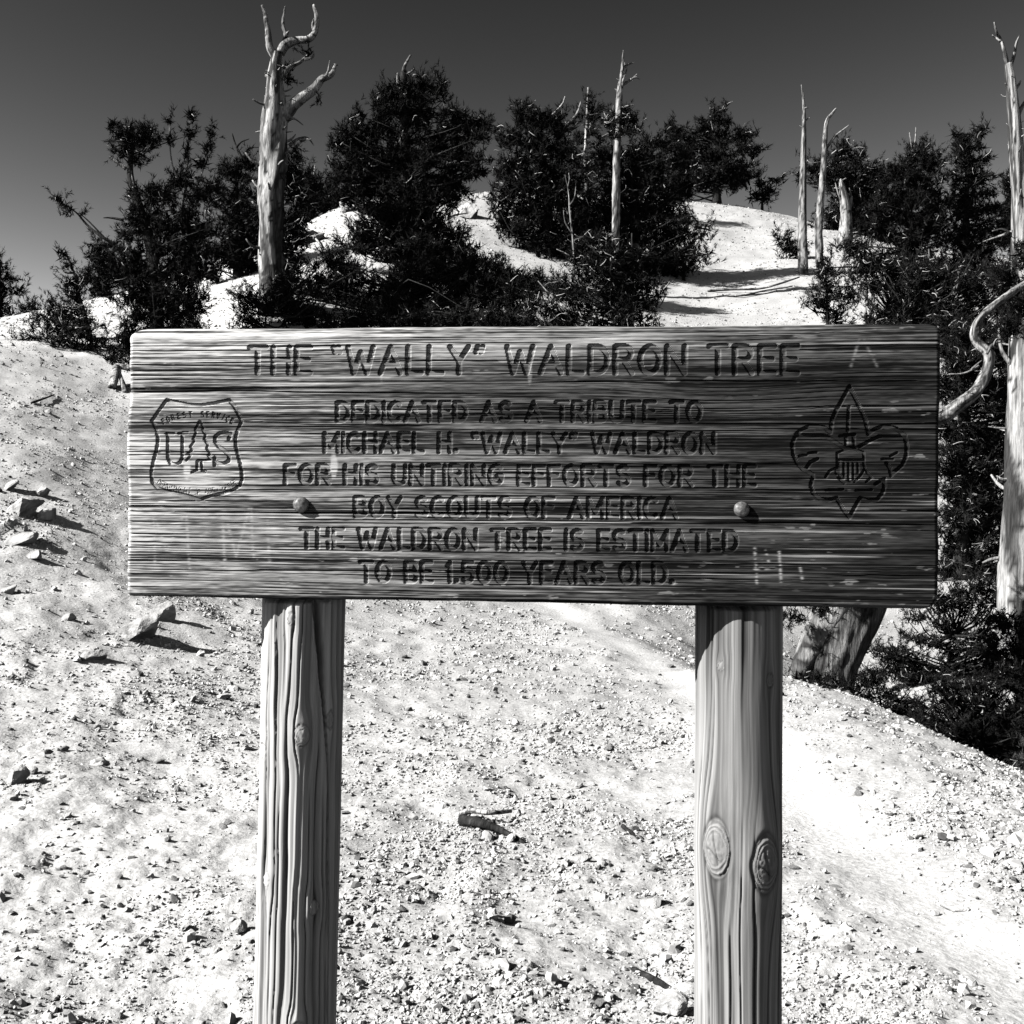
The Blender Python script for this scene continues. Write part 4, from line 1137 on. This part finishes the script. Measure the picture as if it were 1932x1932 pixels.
def build_post(root, u0, v0, u1, v1, y, rpx, knots, split, seed, dark, ridge, label):
    """round weathered post. (u0,v0)-(u1,v1) axis in the frame; knots: (u, v, half width, half height, bulge)"""
    top = P(u0, v0, y); bot = P(u1, v1, y)
    ax = (top - bot) / (top[2] - bot[2])
    R = rpx / F * y
    g0 = float(gz(np.array([bot[0] + ax[0] * (0 - bot[2])]), np.array([y]))[0])
    zt = BC[2] + BH / 2 - .05
    zs = np.concatenate([np.linspace(g0 - .25, bot[2] - .06, 16)[:-1], np.linspace(bot[2] - .06, top[2] + .02, 350), np.linspace(top[2] + .02, zt, 12)[1:]])
    fr = np.linspace(-1, 1, 160)
    th = np.concatenate([fr * 1.75, np.linspace(1.75, 2 * np.pi - 1.75, 40)[1:-1]])     # 0 faces the viewer
    T, Zz = np.meshgrid(th, zs)
    Tw = np.where(T > np.pi, T - 2 * np.pi, T)
    S = R * Tw
    warp = np.zeros_like(S); bul = np.zeros_like(S); ring = np.zeros_like(S); inside = np.zeros_like(S); kcr = np.zeros_like(S); edge = np.zeros_like(S)
    for (ku, kv, a, b, hgt) in knots:
        kz = 1.6 - (kv - 966) / F * y
        au = u0 + (u1 - u0) * (kv - v0) / (v1 - v0)
        s0 = R * math.asin(max(-.95, min(.95, (ku - au) / rpx)))
        A = a / F * y; B = b / F * y
        ds = S - s0; dz = Zz - kz
        wob = 1 + .10 * fbm(ds / A * 1.3 + 5, dz / B * 1.3, seed + int(kv), 2)
        r2 = (ds / A) ** 2 + np.abs(dz / B) ** 1.7
        rr = np.sqrt(r2) * wob
        # grain parts round the knot
        warp -= ds / np.maximum(1 + (ds / A) ** 2 * .9 + (dz / (2.0 * B)) ** 4 * .9, 1.0) * .92
        bul += hgt * np.exp(-r2 / 2.2)
        m = sstep(1.06, .96, rr)
        inside = np.maximum(inside, m)
        ring += m * (np.sin(rr * (5 + 34 * min(1, A / .02)) + 2 * fbm(ds * 150, dz * 150, 7, 2)) * sstep(.45, .75, rr) + .9 * fbm(ds * 260, dz * 160, 17, 3) * sstep(.75, .5, rr))
        cz = np.exp(-((ds + .15 * A * np.sin(dz / B * 3)) / (.0012)) ** 2) * sstep(.75, .5, rr) + np.exp(-((dz + .25 * B + .2 * B * np.sin(ds / A * 3)) / (.0014)) ** 2) * sstep(.7, .45, rr)
        kcr = np.maximum(kcr, cz * (A > .015))
        edge = np.maximum(edge, np.exp(-((rr - 1) / .10) ** 2))
    G = S + warp
    zsl = Zz * 1.0
    wv = .006 * fbm(zsl * 2.0, G * 12, seed, 3)
    g = (G + wv)
    l1 = vn(g * 110, zsl * 1.3, seed + 1); l2 = vn(g * 240, zsl * 2.0, seed + 2); l3 = vn(g * 560, zsl * 3.0, seed + 3)
    rel = ridge * (.0022 * l1 + .0014 * l2 * np.abs(l2) * 1.5 + .0004 * l3)
    rel = rel - ridge * .0030 * sstep(.35, .75, -l1 - .3 * l2)
    out = inside
    rel = rel * (1 - out) + out * (.0012 * ring - .001) - .0035 * edge * sstep(.004, .02, np.abs(bul) + .004)
    # drying checks
    rg = np.random.default_rng(seed)
    cdark = np.zeros_like(S)
    for _ in range(16):
        s0 = rg.uniform(-1.5, 1.5) * R; zc = rg.uniform(bot[2] - .1, top[2]); hl = rg.uniform(.12, .6)
        w = rg.uniform(.0009, .0017)
        c = np.exp(-((g - s0 + .004 * vn(zsl * 5, zsl * 0 + s0 * 99, seed + 5)) / w) ** 2) * sstep(1.0, .7, np.abs(Zz - zc) / hl) * (1 - .6 * inside)
        cdark = np.maximum(cdark, c)
    rel = rel - (.006 if split is not None else .0035) * cdark - .003 * kcr
    if split is not None:
        # deep seasoning split with a flattened strip beside it
        vv = 966 - (Zz - 1.6) * F / y
        us = np.interp(vv, [p[1] for p in split], [p[0] for p in split])
        wd = np.interp(vv, [p[1] for p in split], [p[2] for p in split])
        au = u0 + (u1 - u0) * (vv - v0) / (v1 - v0)
        s0 = R * np.arcsin(np.clip((us - au) / rpx, -.97, .97))
        q = (S - s0) / (wd / F * y)
        ang = np.abs(Tw) < 1.75
        rel = np.where(ang, rel - (.030 * sstep(1.1, .5, np.abs(q))) * sstep(0, 1.5, wd), rel)
        rel = rel - .010 * sstep(s0 * 0 + .0, .02, S - s0 + .045) * sstep(-.03, .03, S - s0 + .05) * .35
    rad = R * (1 + .02 * fbm(np.cos(T) * 1.2 + 3, zsl * 1.5 + np.sin(T), seed + 6, 2)) + rel + bul
    cx = bot[0] + ax[0] * (Zz - bot[2]); cy = y + 0 * Zz
    Xw = cx + rad * np.sin(T); Yw = cy - rad * np.cos(T)
    # seat for the board: above its lower edge the post is cut back to the board's back face
    n2 = np.array([EX[1], -EX[0]])
    yb = BC[1] + (BT + .001) / EY[1] + (Xw - BC[0]) * EX[1] / EX[0] - (Zz - BC[2]) * EY[2] / EY[1]
    zb = BC[2] - BH / 2 + (Xw - BC[0]) * EX[2] / EX[0]
    cutk = sstep(-.012, -.002, Zz - zb)
    Yw = np.where(cutk > 0, np.maximum(Yw, Yw + (yb - Yw) * cutk * (yb > Yw)), Yw)
    tone = .40 + .13 * l1 + .07 * l2 + .07 * l3 + .10 * fbm(g * 60, zsl * 2.5, seed + 8, 3) + .07 * fbm(T * 1.5, zsl * 5, seed + 9, 3)
    tone = tone - dark
    tone = tone * (1 - inside) + inside * (.40 + .09 * ring - dark)
    tone = tone * (1 - .55 * edge * (1 - .5 * inside)) * (1 - .75 * cdark)
    tone = tone * (1 - .6 * kcr)
    tone = np.clip(tone, .04, .60)
    v = np.stack([Xw, Yw, Zz], -1).reshape(-1, 3)
    m, n = T.shape
    i = np.arange(m * n).reshape(m, n); j = np.roll(i, -1, 1)
    f = np.stack([i[:-1], j[:-1], j[1:], i[1:]], -1).reshape(-1, 4)
    v = np.vstack([v, [np.mean(Xw[-1]), np.mean(Yw[-1]), zt]])
    t = np.stack([i[-1], j[-1], np.full(n, m * n)], -1)
    part('post', root, v, [f, t], M_POST, True, np.append(tone.ravel(), .3), label=label)


def build_sign():
    g0 = float(gz(np.array([0.0]), np.array([2.1]))[0])
    root = thing('wooden_sign', 'weathered wooden board sign with routed lettering bolted to two round posts', 'sign', (0.02, 2.08, g0))
    build_board(root)
    build_bolt(root, 568, 952, 15.5)
    build_bolt(root, 1399, 961, 14.5)
    build_post(root, 576, 1135, 558, 1932, 2.125, 77,
               [(563, 1160, 8, 12, .002), (583, 1372, 15, 20, .006), (507, 1408, 12, 17, .004), (516, 1642, 9, 15, .003), (575, 1908, 13, 14, .004), (632, 1350, 9, 18, .002), (604, 1690, 10, 14, .004)],
               [(613, 1130, 11), (616, 1200, 9), (622, 1300, 5), (628, 1420, 3.0), (629, 1700, 2.2), (625, 1932, 2)], 201, -.04, 1.0, 'split post with deep cracks and small knots')
    build_post(root, 1393, 1150, 1392, 1932, 2.06, 81,
               [(1348, 1247, 7, 9, .002), (1437, 1274, 9, 14, .002), (1343, 1580, 27, 56, .013), (1424, 1606, 27, 54, .014)],
               None, 303, .16, .36, 'smooth dark post with two big eye shaped knots')


build_sign()


# ------------------------------------------------------------------ rocks
_ico = {}


def ico(sub):
    if sub not in _ico:
        import bmesh
        b = bmesh.new()
        bmesh.ops.create_icosphere(b, subdivisions=sub, radius=1)
        _ico[sub] = (np.array([v.co[:] for v in b.verts]), np.array([[v.index for v in f.verts] for f in b.faces]))
        b.free()
    return _ico[sub]


def rock_shape(seed, sub=3, planes=9, rough=.05):
    r = np.random.default_rng(seed)
    v, f = ico(sub)
    v = v.copy()
    for _ in range(planes):
        n = unit(r.normal(size=3)); h = r.uniform(.45, .8)
        d = v @ n - h
        v -= np.maximum(d, 0)[:, None] * n
    v += unit(v) * (rough * (fbm(v[:, 0] * 3 + v[:, 2] * 2, v[:, 1] * 3 - v[:, 2] * 2, seed, 3))[:, None])
    return v, f


def rot_xyz(a, b, c):
    return np.array((Matrix.Rotation(c, 3, 'Z') @ Matrix.Rotation(b, 3, 'Y') @ Matrix.Rotation(a, 3, 'X')))


def rock(label, u, v, w, h, seed, sink=.35, tilt=None, sub=3, planes=9, group=None, cat='rock', name='rock', rough=.05):
    """w, h: size in frame units"""
    p = ground_hit(u, v)
    if p is None: return
    r = np.random.default_rng(seed)
    k = p[1] / F
    vv, f = rock_shape(seed, sub, planes, rough)
    vv = vv * np.array([w / 2, w / 2 * r.uniform(.7, 1.0), h / 2]) * k
    a = tilt if tilt is not None else r.normal() * .2
    vv = vv @ rot_xyz(r.normal() * .15, -a, r.uniform(-.4, .4)).T
    zc = p[2] + h / 2 * k * (1 - 2 * sink)
    me = mesh(name, vv, f, M_ROCK, False)
    o = obj(name, me, None, (p[0], p[1], zc))
    tag(o, label, cat, group)
    return o


def build_rocks():
    rock('long pale boulder split by cracks on the slope under the west end of the board', 262, 1205, 130, 58, 1, .3, .45, 4, 12, rough=.09)
    rock('dark faced block at the upper end of the cracked pale boulder', 312, 1172, 60, 54, 2, .25, .3, 3, 7)
    rock('blunt pale rock just downhill of the cracked boulder', 178, 1245, 60, 34, 3, .35, .4)
    rock('knobbly pale outcrop in the gully at the frame edge', 40, 968, 90, 60, 4, .35, .5, 4, 12, rough=.1)
    rock('smaller block against the knobbly gully outcrop', 92, 985, 46, 34, 5, .3, .4)
    rock('flat topped rock below the knobbly gully outcrop', 30, 1025, 90, 40, 6, .45, .3)
    rock('thin slab leaning over the knobbly gully outcrop', 20, 925, 44, 20, 21, .3, .6)
    rock('pointed pale rock uphill of the knobbly gully outcrop', 78, 935, 36, 26, 22, .3, .5)
    rock('squat rock at the lower side of the flat topped gully rock', 66, 1056, 46, 24, 23, .4, .3)
    rock('half sunk pale rock at the frame edge below the gully rocks', 14, 1120, 44, 30, 24, .4, .5)
    rock('lone blunt rock between the gully rocks and the cracked boulder', 132, 1170, 34, 20, 25, .4, .3)
    rock('blocky grey rock at the frame edge low on the slope', 28, 1478, 60, 44, 7, .35, .7, 4, 10, rough=.09)
    rock('small upright stone beside the blocky grey rock', 62, 1462, 24, 22, 8, .3, .5)
    rock('angular pale stone standing beside the split post', 450, 1762, 34, 34, 9, .2, .3)
    rock('grey dark stone pile showing at the foot of the knotted post', 1268, 1912, 76, 50, 10, .35, .3, 4, 12, rough=.1)
    rock('broad flat white stone between the two posts near the knotted one', 1228, 1705, 60, 24, 11, .4, .1)
    rock('pale wedge stone resting on gravel under the lying stick', 1098, 1625, 50, 22, 12, .4, .1)
    rock('bleached rounded rock on the hillside at the tip of the bright slope', 1310, 430, 40, 22, 13, .3, .2)
    rock('whitish boulder peeking over the top edge of the board', 1722, 600, 42, 30, 14, .3, .1)
    rock('pale broken outcrop under the boughs of the largest pine', 885, 410, 60, 40, 15, .3, -.5, 4, 12, rough=.12)
    rock('light outcrop on the ridge behind the tall white snag', 655, 400, 36, 44, 16, .3, .3, 4, 12, rough=.12)
    rock('ledge of pale rock on the ridge crossed by a fallen limb', 590, 455, 80, 30, 17, .4, .4, 4, 12, rough=.12)
    # scattered loose stones big enough to be picked out singly
    r = np.random.default_rng(77)
    vs = [rock_shape(500 + i, 2, 8, .04) for i in range(8)]
    mes = []
    for i, (v, f) in enumerate(vs):
        mes.append(mesh('loose_stone', v * np.array([1, .8, .62]), f, M_ROCK, False))
    n = 0
    spots = [(760, 1240), (800, 1255), (830, 1250), (1020, 1470), (1195, 1570), (1205, 1580), (1150, 1415), (880, 1445), (705, 1665), (660, 1370), (985, 1440), (1040, 1750), (1290, 1700), (900, 1690),
             (1080, 1720), (1180, 1800), (1130, 1900), (900, 1900), (760, 1720), (330, 1700), (250, 1620), (180, 1560), (120, 1640), (60, 1760), (320, 1850), (420, 1560), (300, 1440), (210, 1400), (140, 1360), (90, 1420),
             (1600, 1790), (1650, 1740), (1780, 1700), (1800, 1830), (1560, 1860), (1700, 1910), (1500, 1640), (1485, 1730), (1620, 1500), (1690, 1480), (1580, 1430), (1880, 1680)]
    for k in range(240):
        if k < len(spots):
            u, v = spots[k]
        else:
            u = r.uniform(-40, 1960); v = 1160 + 790 * r.random() ** .8
        p = ground_hit(u, v, 3.0, 20)
        if p is None: continue
        if trail_dist(p[0], p[1]) < .2: continue
        s = p[1] / F * r.uniform(5, 10) * (1.35 if k < len(spots) else 1)
        o = obj('loose_stone', mes[int(r.integers(8))], None, (p[0], p[1], p[2] + s * r.uniform(-.05, .25)))
        o.scale = (s * r.uniform(.8, 1.4), s * r.uniform(.7, 1.2), s * r.uniform(.7, 1.2))
        o.rotation_euler = (r.normal() * .35, r.normal() * .35, r.uniform(0, 6.28))
        uu = 966 + F * p[0] / p[1]
        where = 'west of the split post' if uu < 560 else ('between the two posts' if uu < 1390 else 'east of the knotted post')
        tag(o, 'loose angular pale stone lying in the gravel ' + where, 'stone', 'loose stones in the gravel ' + where)
        n += 1


build_rocks()


def build_wood_debris():
    def stick(label, px, r, seed, lift, name='fallen_stick', cat='stick', m=M_SNAG, r1=.5, n=8, lump=.2):
        pts = []
        for (u, v), l in zip(px, lift):
            p = ground_hit(u, v)
            if p is None: return
            pts.append(p + [0, 0, l])
        k = pts[0][1] / F
        # keep the piece near one distance
        c = catmull(pts, 7)
        v, q, t, T, L = tube(c, np.linspace(r, r * r1, len(c)) * k, n, seed, lump, .4)
        base = np.array([pts[0][0], pts[0][1], pts[0][2]])
        o = obj(name, mesh(name, v - base, [q, t], m, True, bark_tone(T, L, seed, .3, .6, .05)), None, base)
        tag(o, label, cat)
    stick('short broken stick propped on the gravel between the posts', [(864, 1556), (890, 1552), (925, 1552), (964, 1546)], 7, 3, [.05, .06, .05, .04], r1=.55)
    stick('dark slab standing in for the cast shadow of the propped pale stick', [(872, 1560), (905, 1566), (945, 1578), (990, 1592)], 11, 4, [.03, .03, .025, .0], name='bark_or_shadow', cat='bark', m=M_BARK, r1=.4)  # dark tube laid in place of the stick's cast shadow
    stick('dark curved bark strip below the knotted post', [(1175, 1560), (1190, 1575), (1206, 1586)], 5, 14, [.0, .01, .0], name='bark_or_shadow', cat='bark', m=M_BARK)
    stick('dark charred root end showing in the gravel low between the posts', [(1195, 1830), (1230, 1850), (1275, 1862)], 12, 15, [-.01, .0, -.02], name='bark_or_shadow', cat='bark', m=M_BARK)
    stick('thin curved twig lying on the trail', [(1775, 1712), (1795, 1720), (1815, 1722), (1818, 1718)], 1.6, 5, [.004, .004, .006, .02], name='twig', cat='twig')
    stick('bleached root arching out of the hillside against the west edge of the board', [(212, 735), (218, 725), (222, 722), (246, 726)], 9, 6, [.0, .22, .32, .30], name='root', cat='root', lump=.3)
    stick('forked root leg hanging beside the arched root', [(236, 742), (232, 735), (226, 728), (226, 724)], 6, 7, [-.02, .1, .2, .3], name='root', cat='root', lump=.3)
    stick('long fallen branch lying across the bright slope below the pole snag', [(1335, 553), (1380, 552), (1430, 552), (1470, 548), (1508, 541)], 3.0, 8, [.05, .1, .12, .2, .3], name='fallen_branch', cat='branch')
    stick('crooked fallen branch next to the long fallen branch', [(1370, 560), (1400, 562), (1440, 556), (1495, 550)], 2.4, 9, [.03, .06, .1, .15], name='fallen_branch', cat='branch')
    stick('dead limb lying down the ridge behind the tall snag', [(545, 437), (570, 440), (592, 452), (608, 470)], 3.2, 10, [.2, .25, .1, .05], name='fallen_branch', cat='branch')
    stick('dark fallen pole on the slope under the matted pine', [(60, 765), (85, 757), (102, 750)], 2.6, 11, [.03, .05, .05], name='fallen_branch', cat='branch', m=M_BARK)
    stick('pale fallen pole on the trail edge near the dark bushes', [(1785, 1425), (1815, 1440), (1850, 1465)], 2.0, 12, [.03, .04, .03], name='fallen_branch', cat='branch')


build_wood_debris()


# ------------------------------------------------------------------ gravel: uncountable, scattered by geometry nodes on points computed here
def build_gravel():
    r = np.random.default_rng(9)
    # distances chosen so that the stones thin out with distance
    N = 500000
    y = 3.0 * (60.0 / 3.0) ** (r.random(N) ** 1.05)
    s = r.uniform(-.62, .62, N)
    s = np.where(r.random(N) < .13, np.sign(s) * r.uniform(.6, 1.05, N), s)
    x = s * y
    td = trail_dist(x, y)
    keep = np.clip(.50 + 1.2 * fbm(x * .9, y * .9, 131, 3) + .8 * fbm(x * 4, y * 4, 133, 2), .10, 1)
    keep *= 1 - .97 * np.exp(-(td / .30) ** 6)
    keep *= 1 - .5 * sstep(-.12, -.3, s) * sstep(9, 6, y)
    m = r.random(N) < keep
    x, y, td = x[m], y[m], td[m]
    n = len(x)
    size = np.exp(r.normal(math.log(.0069), .58, n)) * (y / 4.0) ** .55
    size = np.clip(size, .004, .10)
    z = gz(x, y) + size * r.uniform(-.15, .22, n)
    me = bpy.data.meshes.new('gravel')
    me.vertices.add(n)
    me.vertices.foreach_set('co', np.stack([x, y, z], 1).astype(np.float32).ravel())
    a = me.attributes.new('stone_size', 'FLOAT_VECTOR', 'POINT')
    a.data.foreach_set('vector', (size[:, None] * r.uniform(.65, 1.35, (n, 3)) * np.array([1.1, 1, .8])).astype(np.float32).ravel())
    a = me.attributes.new('stone_turn', 'FLOAT_VECTOR', 'POINT')
    a.data.foreach_set('vector', np.stack([r.normal(0, .5, n), r.normal(0, .5, n), r.uniform(0, 6.28, n)], 1).astype(np.float32).ravel())
    a = me.attributes.new('stone_kind', 'INT', 'POINT')
    a.data.foreach_set('value', r.integers(0, 6, n).astype(np.int32))
    me.materials.append(M_PEB)
    o = obj('gravel', me)
    tag(o, 'loose pale gravel strewn over the slope on both sides of the trail', kind='stuff')
    ng = bpy.data.node_groups.new('gravel_scatter', 'GeometryNodeTree')
    ng.interface.new_socket('Geometry', in_out='INPUT', socket_type='NodeSocketGeometry')
    ng.interface.new_socket('Geometry', in_out='OUTPUT', socket_type='NodeSocketGeometry')
    Nn, Ll = ng.nodes, ng.links
    gi = Nn.new('NodeGroupInput'); go = Nn.new('NodeGroupOutput')
    jn = Nn.new('GeometryNodeJoinGeometry')
    for k in range(6):
        ic = Nn.new('GeometryNodeMeshIcoSphere')
        ic.inputs['Radius'].default_value = .5; ic.inputs['Subdivisions'].default_value = 2 if k < 4 else 1
        nt = Nn.new('ShaderNodeTexNoise'); nt.noise_dimensions = '4D'
        nt.inputs['Scale'].default_value = 1.7; nt.inputs['W'].default_value = 3.7 * k + 1; nt.inputs['Detail'].default_value = 1
        sb = Nn.new('ShaderNodeVectorMath'); sb.operation = 'SUBTRACT'; sb.inputs[1].default_value = (.5, .5, .5)
        ml = Nn.new('ShaderNodeVectorMath'); ml.operation = 'SCALE'; ml.inputs['Scale'].default_value = 1.15
        sp = Nn.new('GeometryNodeSetPosition')
        sh = Nn.new('GeometryNodeSetShadeSmooth'); sh.inputs['Shade Smooth'].default_value = False
        sm = Nn.new('GeometryNodeSetMaterial'); sm.inputs['Material'].default_value = M_PEB
        ti = Nn.new('GeometryNodeGeometryToInstance')
        Ll.new(nt.outputs['Color'], sb.inputs[0]); Ll.new(sb.outputs[0], ml.inputs[0])
        Ll.new(ic.outputs['Mesh'], sp.inputs['Geometry']); Ll.new(ml.outputs[0], sp.inputs['Offset'])
        Ll.new(sp.outputs[0], sh.inputs[0]); Ll.new(sh.outputs[0], sm.inputs[0]); Ll.new(sm.outputs[0], ti.inputs[0]); Ll.new(ti.outputs[0], jn.inputs[0])

    def na(name, t):
        q = Nn.new('GeometryNodeInputNamedAttribute'); q.data_type = t; q.inputs['Name'].default_value = name
        return q.outputs['Attribute']
    ip = Nn.new('GeometryNodeInstanceOnPoints')
    ip.inputs['Pick Instance'].default_value = True
    Ll.new(gi.outputs[0], ip.inputs['Points']); Ll.new(jn.outputs[0], ip.inputs['Instance'])
    Ll.new(na('stone_kind', 'INT'), ip.inputs['Instance Index'])
    er = Nn.new('FunctionNodeEulerToRotation')
    Ll.new(na('stone_turn', 'FLOAT_VECTOR'), er.inputs[0])
    Ll.new(er.outputs[0], ip.inputs['Rotation']); Ll.new(na('stone_size', 'FLOAT_VECTOR'), ip.inputs['Scale'])
    Ll.new(ip.outputs[0], go.inputs[0])
    md = o.modifiers.new('scatter', 'NODES'); md.node_group = ng


build_gravel()
